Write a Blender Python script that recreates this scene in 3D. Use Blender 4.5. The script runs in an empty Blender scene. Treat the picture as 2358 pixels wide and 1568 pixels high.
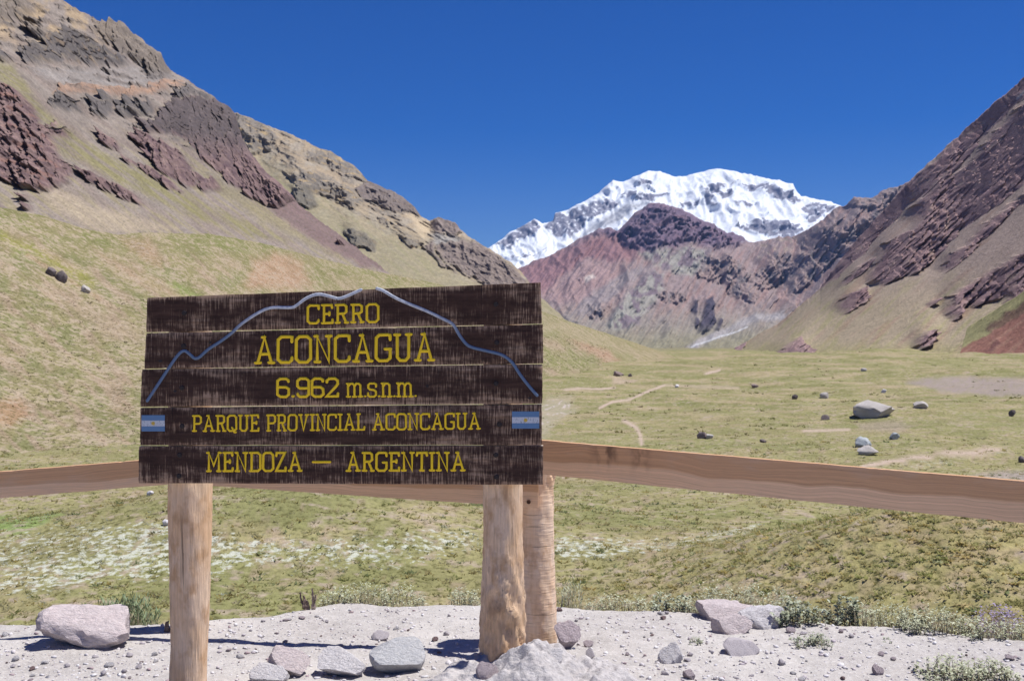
import bpy, bmesh, math, random
import numpy as np
from mathutils import Vector

# ------------------------------------------------------------------ camera, sky, sun, exposure
SC = bpy.context.scene
COL = SC.collection
F, CX, CY, EYE = 2528.0, 1179.0, 784.0, 1.65      # focal length and centre in photo units, eye height in metres

cam_d = bpy.data.cameras.new('camera')
cam = bpy.data.objects.new('camera', cam_d)
COL.objects.link(cam)
cam.location = (0, 0, EYE)
cam.rotation_euler = (math.radians(90), 0, 0)
cam_d.sensor_fit = 'HORIZONTAL'
cam_d.sensor_width = 36
cam_d.lens = 36 * F / 2358
cam_d.clip_start = 0.1
cam_d.clip_end = 80000
cam_d.dof.use_dof = True
cam_d.dof.focus_distance = 5.6
cam_d.dof.aperture_fstop = 9.0
SC.camera = cam

SUN_EL, SUN_AZ = 67.0, 83.0                        # sun high, beyond the sign and to the right
w = bpy.data.worlds.new('World')
SC.world = w
w.use_nodes = True
nt = w.node_tree
nt.nodes.clear()
sky = nt.nodes.new('ShaderNodeTexSky')
sky.sky_type = 'NISHITA'
sky.sun_disc = False
sky.sun_elevation = math.radians(SUN_EL)
sky.sun_rotation = math.radians(SUN_AZ)
sky.altitude = 2900
sky.air_density = 1.0
sky.dust_density = 0.25
sky.ozone_density = 4.0
hs = nt.nodes.new('ShaderNodeHueSaturation')
hs.inputs['Saturation'].default_value = 1.47
hs.inputs['Hue'].default_value = 0.52
hs.inputs['Value'].default_value = 1.0
bg = nt.nodes.new('ShaderNodeBackground')
bg.inputs['Strength'].default_value = 0.07
wo = nt.nodes.new('ShaderNodeOutputWorld')
nt.links.new(sky.outputs[0], hs.inputs['Color'])
nt.links.new(hs.outputs[0], bg.inputs[0])
nt.links.new(bg.outputs[0], wo.inputs[0])

sl = bpy.data.lights.new('sun', 'SUN')
sl.energy = 4.6
sl.angle = math.radians(0.53)
sl.color = (1.0, 0.975, 0.935)
sun = bpy.data.objects.new('sun', sl)
COL.objects.link(sun)
_e, _a = math.radians(SUN_EL), math.radians(SUN_AZ)
SUNDIR = Vector((math.cos(_e) * math.sin(_a), math.cos(_e) * math.cos(_a), math.sin(_e)))
sun.rotation_euler = SUNDIR.to_track_quat('Z', 'Y').to_euler()
sun.location = SUNDIR * 50

SC.view_settings.view_transform = 'Standard'
SC.view_settings.look = 'None'
SC.view_settings.exposure = 0.42
SC.view_settings.gamma = 1.0
SC.view_settings.use_curve_mapping = False
SC.render.engine = 'CYCLES'
SC.cycles.use_denoising = True
SC.cycles.max_bounces = 6
SC.cycles.volume_bounces = 0

# ------------------------------------------------------------------ helpers
rng = np.random.default_rng(11)
RND = random.Random(5)
_perm = rng.permutation(256).astype(np.int32)
_perm = np.concatenate([_perm, _perm])
_ang = rng.random(256) * 2 * np.pi
_gx, _gy = np.cos(_ang), np.sin(_ang)

def perlin(x, y, seed=0):
    x = np.asarray(x, float) + seed * 17.31
    y = np.asarray(y, float) - seed * 9.77
    xi = np.floor(x).astype(np.int64); yi = np.floor(y).astype(np.int64)
    xf = x - xi; yf = y - yi
    xi &= 255; yi &= 255
    xj = (xi + 1) & 255; yj = (yi + 1) & 255
    u = xf * xf * xf * (xf * (xf * 6 - 15) + 10); v = yf * yf * yf * (yf * (yf * 6 - 15) + 10)
    def g(a, b, dx, dy):
        h = _perm[_perm[a] + b]
        return _gx[h] * dx + _gy[h] * dy
    a = g(xi, yi, xf, yf); b = g(xj, yi, xf - 1, yf)
    c = g(xi, yj, xf, yf - 1); d = g(xj, yj, xf - 1, yf - 1)
    return (a + u * (b - a)) * (1 - v) + (c + u * (d - c)) * v

def fbm(x, y, octaves=4, seed=0, gain=0.5):
    s = 0.0; a = 1.0; n = 0.0
    for k in range(octaves):
        s = s + a * perlin(x * 2 ** k, y * 2 ** k, seed + k * 3.1)
        n += a; a *= gain
    return s / n * 1.6

def ridged(x, y, octaves=5, seed=0, gain=0.55):
    s = 0.0; a = 1.0; n = 0.0; wgt = 1.0
    for k in range(octaves):
        r = 1 - np.abs(perlin(x * 2 ** k, y * 2 ** k, seed + k * 5.3)) * 1.9
        r = np.clip(r, 0, 1) ** 1.6
        s = s + a * r * wgt; n += a
        wgt = np.clip(r * 1.5, 0, 1); a *= gain
    return s / n

def sstep(a, b, x):
    t = np.clip((x - a) / (b - a), 0, 1)
    return t * t * (3 - 2 * t)

def lin(c):
    c = np.asarray(c, float) / 255.0
    return np.where(c <= 0.04045, c / 12.92, ((c + 0.055) / 1.055) ** 2.4)

def polymask(PX, PY, poly, soft):
    """1 inside the outline, 0 outside, eased over `soft` photo units"""
    out = np.zeros(PX.shape)
    P = np.asarray(poly, float)
    m = (PX > P[:, 0].min() - soft) & (PX < P[:, 0].max() + soft) & (PY > P[:, 1].min() - soft) & (PY < P[:, 1].max() + soft)
    if not m.any():
        return out
    x = PX[m]; y = PY[m]
    d2 = np.full(x.shape, 1e12); ins = np.zeros(x.shape, bool)
    for i in range(len(P)):
        ax, ay = P[i]; bx, by = P[(i + 1) % len(P)]
        ex, ey = bx - ax, by - ay
        t = np.clip(((x - ax) * ex + (y - ay) * ey) / (ex * ex + ey * ey + 1e-9), 0, 1)
        d2 = np.minimum(d2, (x - ax - t * ex) ** 2 + (y - ay - t * ey) ** 2)
        cr = (ay > y) != (by > y)
        with np.errstate(divide='ignore', invalid='ignore'):
            xx = ax + (y - ay) / (by - ay if by != ay else 1e-9) * ex
        ins ^= cr & (x < xx)
    d = np.sqrt(d2) * np.where(ins, 1, -1)
    out[m] = sstep(-soft, soft, d)
    return out

def linemask(PX, PY, pts, width, soft):
    d2 = np.full(PX.shape, 1e12)
    for (ax, ay), (bx, by) in zip(pts[:-1], pts[1:]):
        ex, ey = bx - ax, by - ay
        t = np.clip(((PX - ax) * ex + (PY - ay) * ey) / (ex * ex + ey * ey), 0, 1)
        d2 = np.minimum(d2, (PX - ax - t * ex) ** 2 + (PY - ay - t * ey) ** 2)
    return 1 - sstep(width - soft, width + soft, np.sqrt(d2))

def mixc(col, c, m):
    m = np.asarray(m)[..., None]
    return col * (1 - m) + np.asarray(c) * m

def at(px, py, Y):
    """point seen at a place of the photograph, at depth Y"""
    return Vector(((px - CX) / F * Y, Y, EYE - (py - CY) / F * Y))

def new_mesh(name, verts, faces_flat, nper, colors=None, smooth=True, extra=None):
    me = bpy.data.meshes.new(name)
    nv = len(verts); nf = len(faces_flat) // nper
    me.vertices.add(nv)
    me.vertices.foreach_set('co', np.asarray(verts, np.float32).ravel())
    me.loops.add(nf * nper)
    me.loops.foreach_set('vertex_index', np.asarray(faces_flat, np.int32).ravel())
    me.polygons.add(nf)
    me.polygons.foreach_set('loop_start', np.arange(0, nf * nper, nper, dtype=np.int32))
    me.polygons.foreach_set('loop_total', np.full(nf, nper, np.int32))
    me.update(calc_edges=True)
    if smooth:
        me.polygons.foreach_set('use_smooth', np.ones(nf, bool))
    if colors is not None:
        a = me.color_attributes.new('Col', 'FLOAT_COLOR', 'POINT')
        c = np.ones((nv, 4), np.float32); c[:, :3] = colors
        a.data.foreach_set('color', c.ravel())
    if extra:
        for k, vals in extra.items():
            a = me.attributes.new(k, 'FLOAT', 'POINT')
            a.data.foreach_set('value', np.asarray(vals, np.float32).ravel())
    me.update()
    return me

def link(name, me, mat=None, parent=None):
    o = bpy.data.objects.new(name, me)
    COL.objects.link(o)
    if mat is not None and me is not None and not me.materials:
        me.materials.append(mat)
    if parent is not None:
        o.parent = parent
    return o

def empty(name, loc):
    o = bpy.data.objects.new(name, None)
    o.empty_display_size = 0.2
    COL.objects.link(o)
    o.location = loc
    return o

def tag(o, label=None, cat=None, group=None, kind=None):
    if label: o['label'] = label
    if cat: o['category'] = cat
    if group: o['group'] = group
    if kind: o['kind'] = kind
    return o

def grid_faces(nr, nc):
    i = np.arange(nr - 1)[:, None] * nc + np.arange(nc - 1)[None, :]
    return np.stack([i, i + 1, i + nc + 1, i + nc], -1).reshape(-1)

# ---- materials
def mat_base(name, rough=0.95, spec=0.15):
    m = bpy.data.materials.new(name)
    m.use_nodes = True
    n = m.node_tree
    b = n.nodes['Principled BSDF']
    b.inputs['Roughness'].default_value = rough
    b.inputs['Specular IOR Level'].default_value = spec
    return m, n, b

def N(n, t, **kw):
    x = n.nodes.new(t)
    for k, v in kw.items():
        if k in x.inputs: x.inputs[k].default_value = v
        else: setattr(x, k, v)
    return x

def noise(n, vec, scale, detail=4, rough=0.55):
    x = N(n, 'ShaderNodeTexNoise', Scale=scale, Detail=detail, Roughness=rough)
    n.links.new(vec, x.inputs['Vector'])
    return x.outputs['Fac']

def mapping(n, vec, scale, rot=(0, 0, 0), loc=(0, 0, 0)):
    x = n.nodes.new('ShaderNodeMapping')
    x.inputs['Scale'].default_value = scale
    x.inputs['Rotation'].default_value = rot
    x.inputs['Location'].default_value = loc
    n.links.new(vec, x.inputs['Vector'])
    return x.outputs[0]

def ramp(n, fac, stops):
    x = n.nodes.new('ShaderNodeValToRGB')
    e = x.color_ramp.elements
    while len(e) < len(stops): e.new(0.5)
    for k, (p, c) in enumerate(stops):
        e[k].position = p
        e[k].color = (c, c, c, 1) if np.isscalar(c) else (*c, 1)
    n.links.new(fac, x.inputs[0])
    return x.outputs[0]

def mixn(n, fac, a, b, blend='MIX'):
    x = n.nodes.new('ShaderNodeMix')
    x.data_type = 'RGBA'; x.blend_type = blend
    for sock, v in ((x.inputs[0], fac), (x.inputs[6], a), (x.inputs[7], b)):
        if hasattr(v, 'is_linked') or hasattr(v, 'links'): n.links.new(v, sock)
        elif np.isscalar(v): sock.default_value = v
        else: sock.default_value = (*v, 1)
    return x.outputs[2]

def mathn(n, op, a, b=0.0):
    x = n.nodes.new('ShaderNodeMath'); x.operation = op
    for sock, v in ((x.inputs[0], a), (x.inputs[1], b)):
        if np.isscalar(v): sock.default_value = v
        else: n.links.new(v, sock)
    return x.outputs[0]

def bump(n, b, height, strength, dist):
    x = N(n, 'ShaderNodeBump', Strength=strength, Distance=dist)
    n.links.new(height, x.inputs['Height'])
    n.links.new(x.outputs[0], b.inputs['Normal'])

def terrain_mat(name, grain, bump_d, contrast=0.35, spec=0.08):
    """vertex colour broken up by grain of `grain` metres, with matching fine relief"""
    m, n, b = mat_base(name, 1.0, spec)
    a = N(n, 'ShaderNodeAttribute', attribute_name='Col')
    tc = n.nodes.new('ShaderNodeTexCoord')
    f1 = noise(n, tc.outputs['Object'], 1.0 / grain, 5, 0.65)
    f2 = noise(n, tc.outputs['Object'], 0.17 / grain, 3, 0.6)
    lo = ramp(n, f1, [(0.25, 1 - contrast), (0.75, 1 + contrast)])
    lo2 = ramp(n, f2, [(0.3, 1 - contrast * 0.35), (0.7, 1 + contrast * 0.35)])
    c = mixn(n, 1.0, a.outputs['Color'], lo, 'MULTIPLY')
    c = mixn(n, 1.0, c, lo2, 'MULTIPLY')
    n.links.new(c, b.inputs['Base Color'])
    bump(n, b, f1, 0.9, bump_d)
    return m

def grass_mat(name, soil, unit=1.0, so0=0.485):
    """grassland: vertex colour, tussocks and bare earth broken up in ground-plane units of `unit` metres, flowers where the `flower` attribute says"""
    m, n, b = mat_base(name, 1.0, 0.05)
    a = N(n, 'ShaderNodeAttribute', attribute_name='Col')
    fl = N(n, 'ShaderNodeAttribute', attribute_name='flower')
    tc = n.nodes.new('ShaderNodeTexCoord')
    v = mapping(n, tc.outputs['Object'], (1 / unit, 1 / unit, 1 / unit))
    na = noise(n, v, 2.4, 4, 0.6)
    nb = noise(n, mapping(n, v, (1, 1, 1), loc=(7, 3, 1)), 0.9, 4, 0.6)
    nc = noise(n, mapping(n, v, (1, 1, 1), loc=(2, 9, 4)), 0.17, 4, 0.6)
    c = a.outputs['Color']
    c = mixn(n, 1.0, c, ramp(n, nc, [(0.3, 0.84), (0.7, 1.14)]), 'MULTIPLY')
    so = mathn(n, 'ADD', mathn(n, 'MULTIPLY', nb, 0.7), mathn(n, 'MULTIPLY', nc, 0.3))
    c = mixn(n, ramp(n, so, [(so0, 0), (so0 + 0.085, 0.75)]), c, soil)
    tf = mathn(n, 'ADD', mathn(n, 'MULTIPLY', na, 0.75), mathn(n, 'MULTIPLY', nb, 0.25))
    c = mixn(n, ramp(n, tf, [(0.37, 0.85), (0.46, 0)]), c, (0.105, 0.10, 0.036))
    c = mixn(n, 1.0, c, ramp(n, na, [(0.3, 0.8), (0.7, 1.22)]), 'MULTIPLY')
    wn = noise(n, mapping(n, v, (1, 1, 1), loc=(5, 5, 5)), 3.4, 4, 0.7)
    c = mixn(n, ramp(n, wn, [(0.70, 0), (0.74, 0.7)]), c, (0.46, 0.43, 0.39))
    wf = noise(n, mapping(n, v, (1, 1, 1), loc=(1, 8, 2)), 2.0, 4, 0.7)
    ff = mathn(n, 'ADD', wf, mathn(n, 'MULTIPLY', mathn(n, 'SUBTRACT', fl.outputs['Fac'], 1.0), 0.35))
    c = mixn(n, ramp(n, ff, [(0.47, 0), (0.56, 0.85)]), c, (0.50, 0.51, 0.43))
    br = N(n, 'ShaderNodeAttribute', attribute_name='bare')
    c = mixn(n, br.outputs['Fac'], c, mixn(n, 1.0, a.outputs['Color'], ramp(n, na, [(0.3, 0.88), (0.7, 1.1)]), 'MULTIPLY'))
    n.links.new(c, b.inputs['Base Color'])
    bump(n, b, mathn(n, 'ADD', na, mathn(n, 'MULTIPLY', nb, 0.8)), 1.0, 0.16 * unit)
    return m

# ------------------------------------------------------------------ the mountains
KA = 0.56                                          # albedo for a colour as it shows in full sun

def S(r, g, b, k=KA):
    return lin((r, g, b)) * k

def Z7(pts):  # outlines read off enlarged views of the photograph
    return [(x * 0.5115, y * 0.5115) for x, y in pts]

def Z6(pts):
    return [(1094 + x * 0.536, 362 + y * 0.536) for x, y in pts]

def ipl(pts, x):
    p = np.asarray(pts, float)
    return np.interp(x, p[:, 0], p[:, 1])

def ipl_s(pts, x):                                  # the same, eased
    k = max(5, len(x) // 6) | 1
    ker = np.hanning(k + 2)[1:-1]; ker /= ker.sum()
    return np.convolve(np.pad(ipl(pts, x), k // 2, mode='reflect', reflect_type='odd'), ker, 'valid')

def crag(PX, PY, scale, ang, seed, asp=2.0, octaves=5):
    c, s = math.cos(math.radians(ang)), math.sin(math.radians(ang))
    u = (c * PX + s * PY) / (scale * asp); v = (-s * PX + c * PY) / scale
    return ridged(u + 0.25 * fbm(u * 2, v * 2, 2, seed + 40), v + 0.25 * fbm(u * 2, v * 2, 2, seed + 60), octaves, seed)

def streak(PX, PY, ang, long, short, seed, octaves=4):
    c, s = math.cos(math.radians(ang)), math.sin(math.radians(ang))
    return fbm((c * PX + s * PY) / long, (-s * PX + c * PY) / short, octaves, seed)

def landform(name, x0, x1, nx, ny, ridge, base, dbase, dridge, rockfn, dispfn, colfn, mat, jag=3.0, jseed=1, steep=0.68, back=0.6):
    xs = np.linspace(x0, x1, nx)
    ry = ipl(ridge, xs)
    teeth = jag * (ridged(xs / 55, xs * 0, 5, jseed) - 0.5) * -1.6 + 0.5 * jag * fbm(xs / 9, xs * 0 + 3, 2, jseed)
    by = np.maximum(ipl(base, xs), ry + 4)
    t = np.linspace(0, 1, ny)[:, None]
    PX = np.broadcast_to(xs, (ny, nx)).copy()
    rs = ipl_s(ridge, xs); bs_ = ipl_s(base, xs)
    PY = by + (rs - by) * t + (ry - rs) * t ** 5 + teeth * t ** 14
    wx = PX + 9 * fbm(PX / 28, PY / 28, 4, 71) ; wy = PY + 9 * fbm(PX / 28, PY / 28, 4, 83)
    rock = rockfn(wx, wy, PX, PY)
    wgt = 1 - steep * np.clip(rock, 0, 1)
    ker = np.hanning(15)[1:-1]; ker /= ker.sum()
    cum = np.zeros((ny, nx)); row = np.zeros(nx)
    for q in range(1, ny):                          # each row rests on the eased row below it
        pad = np.pad(row, 6, mode='edge')
        row = np.convolve(pad, ker, 'valid') + wgt[q]
        cum[q] = row
    tot = np.pad(cum[-1], 30, mode='edge'); kw = np.hanning(63)[1:-1]; kw /= kw.sum()
    cum = cum / np.convolve(tot, kw, 'valid')
    db, dr = ipl_s(dbase, xs), ipl_s(dridge, xs)
    Y = np.exp(np.log(db) + (np.log(dr) - np.log(db)) * cum)
    X = (PX - CX) / F * Y
    Z = EYE - (PY - CY) / F * Y
    h = dispfn(PX, PY, wx, wy, rock) * Y / F
    fade = np.minimum(1, (1 - t) * 10 + 0.3)
    Y2 = Y - h * 0.85 * fade
    Z2 = Z + h * 0.10 * fade
    col = colfn(PX, PY, wx, wy, rock)
    nb = 8                                          # the far side falls away behind the crest
    k = np.arange(1, nb + 1)[:, None]
    step = (dr - db)[None, :] * 0.09
    rough = fbm(PX[-1] / 40, k * 0.7, 3, 5)
    Yb = Y2[-1] + step * k ** 1.2
    Zb = Z2[-1] - step * k ** 1.2 * back + step * 0.2 * rough
    Xb = np.broadcast_to(X[-1], Yb.shape) * Yb / Y2[-1]
    V = np.stack([np.concatenate([X, Xb]), np.concatenate([Y2, Yb]), np.concatenate([Z2, Zb])], -1).reshape(-1, 3)
    C = np.concatenate([col, np.broadcast_to(col[-1], (nb, nx, 3))]).reshape(-1, 3)
    me = new_mesh(name, V, grid_faces(ny + nb, nx), 4, np.clip(C, 0.005, 0.9))
    o = tag(link(name, me, mat), kind='structure')
    return o, np.stack([X, Y2, Z2], -1), col, PX, PY

def broken(r, k, lo=0.30, hi=0.62):
    """outcrop mask eaten into by the crag pattern, so that scree shows between the ribs"""
    return sstep(lo, hi, r * (0.42 + 0.9 * k))

def polys(wx, wy, L, soft=6):
    r = np.zeros(wx.shape)
    for p in L:
        r = np.maximum(r, polymask(wx, wy, p, soft))
    return r

# ---- snowy summit, far behind everything
snow_ridge = [(1080, 600), (1132, 568), (1174, 535), (1231, 507), (1249, 517), (1274, 511), (1278, 491), (1308, 483), (1335, 469), (1378, 445),
              (1410, 418), (1442, 416), (1469, 405), (1491, 394), (1517, 397), (1550, 408), (1576, 408), (1609, 397), (1641, 390), (1673, 393),
              (1726, 402), (1764, 413), (1802, 418), (1823, 426), (1844, 453), (1871, 458), (1914, 464), (1945, 480), (2000, 500), (2100, 530)]
def Z5(pts):
    return [(1119.9 + x * 0.3471, 370.4 + y * 0.3471) for x, y in pts]
snow_rock = [Z5(p) for p in (
    [(60, 560), (290, 400), (370, 430), (340, 500), (200, 540), (120, 600)],
    [(440, 350), (520, 350), (650, 300), (800, 240), (900, 270), (830, 330), (700, 400), (620, 470), (560, 540), (460, 500), (380, 450)],
    [(890, 210), (1050, 225), (1200, 240), (1090, 285), (960, 270), (900, 240)],
    [(990, 150), (1050, 120), (1110, 165), (1070, 195)],
    [(1400, 200), (1500, 170), (1640, 160), (1560, 210), (1480, 240), (1540, 310), (1500, 320), (1420, 260)],
    [(1500, 230), (1620, 195), (1640, 240), (1580, 265)],
    [(1640, 150), (1760, 140), (1900, 190), (2050, 230), (2090, 270), (2000, 300), (1900, 260), (1780, 200)],
    [(1600, 300), (1700, 270), (1790, 290), (1740, 320)],
    [(2060, 330), (2180, 280), (2330, 320), (2230, 360), (2130, 440), (2090, 370)],
    [(1640, 440), (1760, 400), (1900, 395), (2060, 430), (2110, 470), (2000, 530), (1880, 510), (1780, 490), (1680, 470)],
    [(110, 640), (300, 620), (420, 600), (330, 640), (200, 660)],
    [(1260, 270), (1400, 270), (1400, 300), (1290, 310)])]
snow_scree = [Z5([(560, 560), (700, 430), (900, 300), (1070, 285), (950, 360), (850, 430), (700, 480)])]
def snow_rockfn(wx, wy, px, py):
    return 0.45 * polys(wx, wy, snow_rock, 7)
def snow_disp(px, py, wx, wy, rock):
    big = crag(px, py, 75, 62, 3, 1.5, 5)
    return 80 * (big - 0.4) + rock * 60 * crag(px, py, 22, 60, 9, 1.8, 5) + 9 * crag(px, py, 30, 105, 9, 1.8, 4)
def snow_col(px, py, wx, wy, rock):
    n = fbm(px / 11, py / 7, 4, 21) + 0.5 * crag(px, py, 15, 25, 33, 2.4, 4) - 0.25
    r = polys(wx, wy, snow_rock, 8)
    m = sstep(-0.05, 0.2, 0.95 * n + (r - 0.66) * 1.15 + 0.12 * fbm(px / 3.5, py / 3, 2, 34))
    c = np.broadcast_to(np.array([0.74, 0.765, 0.80]), px.shape + (3,)).copy()
    c = mixc(c, S(150, 146, 162), m * 0.9)
    c = mixc(c, S(170, 168, 172), polys(wx, wy, snow_scree, 8) * (0.75 + 0.4 * streak(px, py, -40, 60, 6, 4)))
    return c
M_snow = terrain_mat('snow_and_rock', 45.0, 14.0, 0.12)
landform('snow_mountain', 1060, 2110, 460, 150, snow_ridge, [(1060, 660), (2110, 640)], [(1060, 9500), (2110, 9500)],
         [(1060, 12500), (1640, 14000), (2110, 12500)], snow_rockfn, snow_disp, snow_col, M_snow, jag=2.5, jseed=3, steep=0.6)

# ---- red and violet mountain in the middle distance, with the crags to its right
mid_ridge = [(1140, 650), (1196, 619), (1255, 592), (1298, 576), (1330, 555), (1373, 533), (1400, 527), (1421, 533), (1458, 496), (1491, 472),
             (1523, 469), (1560, 485), (1603, 504), (1651, 528), (1689, 539), (1721, 562), (1759, 552), (1785, 549), (1818, 547), (1855, 531),
             (1887, 510), (1914, 485), (1941, 475), (1962, 456), (2000, 461), (2032, 442), (2059, 434), (2085, 424), (2200, 420)]
dark_top = Z6([(420, 390), (520, 320), (570, 305), (620, 320), (740, 200), (870, 225), (1000, 285), (1130, 325), (1170, 365), (1100, 395), (1010, 410), (920, 375), (840, 405), (700, 410), (640, 395), (560, 340), (500, 350)])
red_slope = Z6([(180, 480), (420, 385), (600, 330), (720, 400), (690, 440), (600, 475), (480, 440), (380, 520), (300, 590), (250, 600)])
pale_spot = Z6([(462, 535), (500, 512), (512, 530), (470, 556)])
pink_mid = Z6([(290, 600), (400, 520), (470, 450), (590, 475), (640, 500), (500, 600), (440, 640), (330, 640)])
grey_scree = Z6([(440, 640), (640, 500), (760, 470), (720, 510), (600, 600), (500, 690), (420, 690)])
grey_green = [Z6(p) for p in ([(560, 740), (600, 660), (680, 560), (750, 500), (800, 520), (800, 580), (740, 660), (700, 720), (620, 755)],
                              [(760, 470), (880, 400), (1010, 420), (980, 500), (900, 530), (820, 510)],
                              [(700, 420), (800, 400), (860, 430), (760, 470)])]
mid_crags = [Z6(p) for p in ([(980, 430), (1060, 440), (1150, 480), (1190, 560), (1180, 640), (1110, 620), (1060, 560), (990, 540), (930, 520)],
                             [(1190, 530), (1250, 430), (1330, 420), (1330, 500), (1270, 560), (1200, 590)],
                             [(1330, 470), (1400, 430), (1470, 420), (1500, 480), (1440, 540), (1340, 610), (1320, 560)],
                             [(1380, 390), (1440, 310), (1540, 330), (1620, 300), (1690, 250), (1740, 220), (1700, 300), (1620, 370), (1540, 440), (1480, 470), (1400, 420)],
                             [(1580, 215), (1620, 170), (1720, 180), (1800, 130), (1830, 130), (1700, 240), (1600, 240)],
                             [(780, 600), (860, 580), (900, 620), (850, 640), (790, 640)], [(490, 700), (540, 640), (560, 650), (520, 710)])]
pinnacles = [Z6(p) for p in ([(948, 768), (962, 700), (978, 625), (1000, 615), (1008, 690), (1022, 715), (990, 755)],
                             [(918, 660), (935, 622), (946, 640), (940, 690)], [(930, 735), (938, 695), (952, 712), (950, 738)], [(1012, 755), (1030, 705), (1040, 715), (1030, 755)])]
def mid_rockfn(wx, wy, px, py):
    k = 1.5 * crag(px, py, 26, 66, 5, 1.8, 5)
    a = broken(polys(wx, wy, mid_crags, 9), k, 0.2, 0.6)
    b = polys(wx, wy, grey_green, 8) * 0.6
    c = polymask(wx, wy, dark_top, 9) * 0.7
    return np.maximum.reduce([a, b, c, polys(px + 0.35 * (wx - px), py, pinnacles, 3)])
def mid_disp(px, py, wx, wy, rock):
    lit = crag(px, py, 26, 66, 5, 1.8, 5)
    gul = crag(px, py, 20, 126, 19, 5.0, 5)
    rid = crag(px, py, 90, 50, 8, 1.6, 4)
    pin = polys(px + 0.35 * (wx - px), py, pinnacles, 4)
    ledge = crag(px, py, 16, 12, 24, 2.4, 4) * polymask(wx, wy, dark_top, 9)
    return 55 * rid + 40 * gul + rock * 28 * (lit - 0.25) + 9 * crag(px, py, 9, 120, 84, 3.0, 3) + 38 * ledge + 16 * pin + 3.5 * fbm(px / 9, py / 9, 3, 12)
def mid_col(px, py, wx, wy, rock):
    sc = streak(px, py, 112, 60, 7, 14)
    c = np.broadcast_to(S(178, 158, 154), px.shape + (3,)).copy()
    c = mixc(c, S(186, 150, 140), sstep(-0.1, 0.3, streak(px, py, 118, 70, 14, 31)) * 0.6)
    c = mixc(c, S(172, 168, 152), sstep(690, 760, py) * 0.6)
    c = mixc(c, S(170, 128, 130), polymask(wx, wy, red_slope, 12) * 0.85)
    c = mixc(c, S(190, 160, 156), polymask(wx, wy, pink_mid, 10) * 0.8)
    c = mixc(c, S(178, 166, 164), polymask(wx, wy, grey_scree, 8) * 0.8)
    c = mixc(c, S(226, 210, 200), polymask(px, py, pale_spot, 3))
    g = polys(wx, wy, grey_green, 8)
    vio = sstep(-0.1, 0.2, fbm(px / 22, py / 22, 3, 55))
    c = mixc(c, S(186, 184, 172), g * 0.8)
    c = mixc(c, S(140, 118, 132), g * vio * 0.75)
    k = polys(wx, wy, mid_crags, 7)
    c = mixc(c, S(188, 164, 156), k * 0.8)
    c = mixc(c, S(156, 148, 148), k * sstep(0.0, 0.3, fbm(px / 16, py / 30, 3, 57)) * 0.7)
    d = polymask(wx, wy, dark_top, 10)
    c = mixc(c, S(142, 122, 142), d * 0.9)
    c = mixc(c, S(164, 132, 140), d * sstep(0.0, 0.35, streak(px, py, 10, 40, 7, 77)) * 0.6)
    c = mixc(c, S(225, 225, 230), d * sstep(0.42, 0.6, fbm(px / 8, py / 8, 3, 91)) * sstep(1560, 1640, px) * 0.8)
    c = mixc(c, S(100, 92, 104), polys(px + 0.35 * (wx - px), py, pinnacles, 3))
    c = mixc(c, S(196, 176, 160), sstep(0.1, 0.3, fbm(px / 14, py / 14, 2, 17)) * polymask(wx, wy, Z6([(1180, 470), (1240, 350), (1290, 345), (1400, 330), (1330, 420), (1240, 440)]), 8))
    # braided stream bed on the valley floor
    bed = linemask(wx, py, Z6([(1300, 690), (1180, 700), (1060, 760), (960, 800), (880, 850)]), 8, 6)
    c = mixc(c, S(196, 190, 190), bed * 0.8)
    c = mixc(c, S(165, 160, 120), sstep(745, 800, py) * (1 - bed) * 0.6)
    line = linemask(px + 0.4 * (wx - px), py, [(1712, 758), (1690, 768), (1650, 780), (1628, 790), (1590, 801), (1572, 812), (1570, 822)], 1.7, 1.2)
    c = mixc(c, S(235, 235, 238), line * 0.8)
    return c * (1 + 0.2 * streak(px, py, 124, 60, 6, 14)[..., None] + 0.1 * fbm(px / 6, py / 6, 3, 66)[..., None])
M_mid = terrain_mat('violet_rock', 16.0, 6.0, 0.28)
landform('middle_mountain', 1120, 2200, 500, 220, mid_ridge, [(1120, 780), (1400, 850), (1600, 880), (2200, 880)],
         [(1120, 3800), (1500, 3000), (1700, 3000), (2200, 3500)], [(1120, 6800), (1500, 6400), (1760, 6000), (1900, 5000), (2200, 4600)],
         mid_rockfn, mid_disp, mid_col, M_mid, jag=5.0, jseed=7, steep=0.7)

# ---- pale ridge behind the left mountain, ending in a knob
pale_ridge = [(480, 250), (542, 263), (580, 272), (610, 288), (639, 297), (716, 332), (767, 353), (818, 384), (844, 414), (910, 445), (956, 476), (967, 494),
              (990, 510), (1003, 503), (1012, 499), (1048, 511), (1061, 532), (1100, 555), (1130, 573), (1176, 606), (1202, 628), (1240, 680), (1300, 735), (1340, 760)]
pale_rock = [Z7(p) for p in ([(1070, 510), (1180, 555), (1260, 630), (1210, 690), (1120, 690), (1080, 600)],
                             [(1380, 690), (1500, 680), (1610, 750), (1660, 815), (1560, 810), (1450, 745), (1390, 720)],
                             [(1600, 860), (1670, 812), (1770, 860), (1890, 930), (1895, 970), (1800, 965), (1730, 935), (1640, 905)],
                             [(1300, 790), (1420, 790), (1560, 850), (1640, 910), (1600, 940), (1480, 890), (1340, 850)],
                             [(1320, 858), (1390, 850), (1440, 930), (1390, 948), (1340, 912)],
                             [(1550, 1050), (1600, 1035), (1690, 1090), (1690, 1135), (1600, 1105)],
                             [(1700, 980), (1760, 990), (1755, 1025), (1715, 1015)], [(1800, 1060), (1900, 1100), (1870, 1120), (1820, 1090)])]
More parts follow.
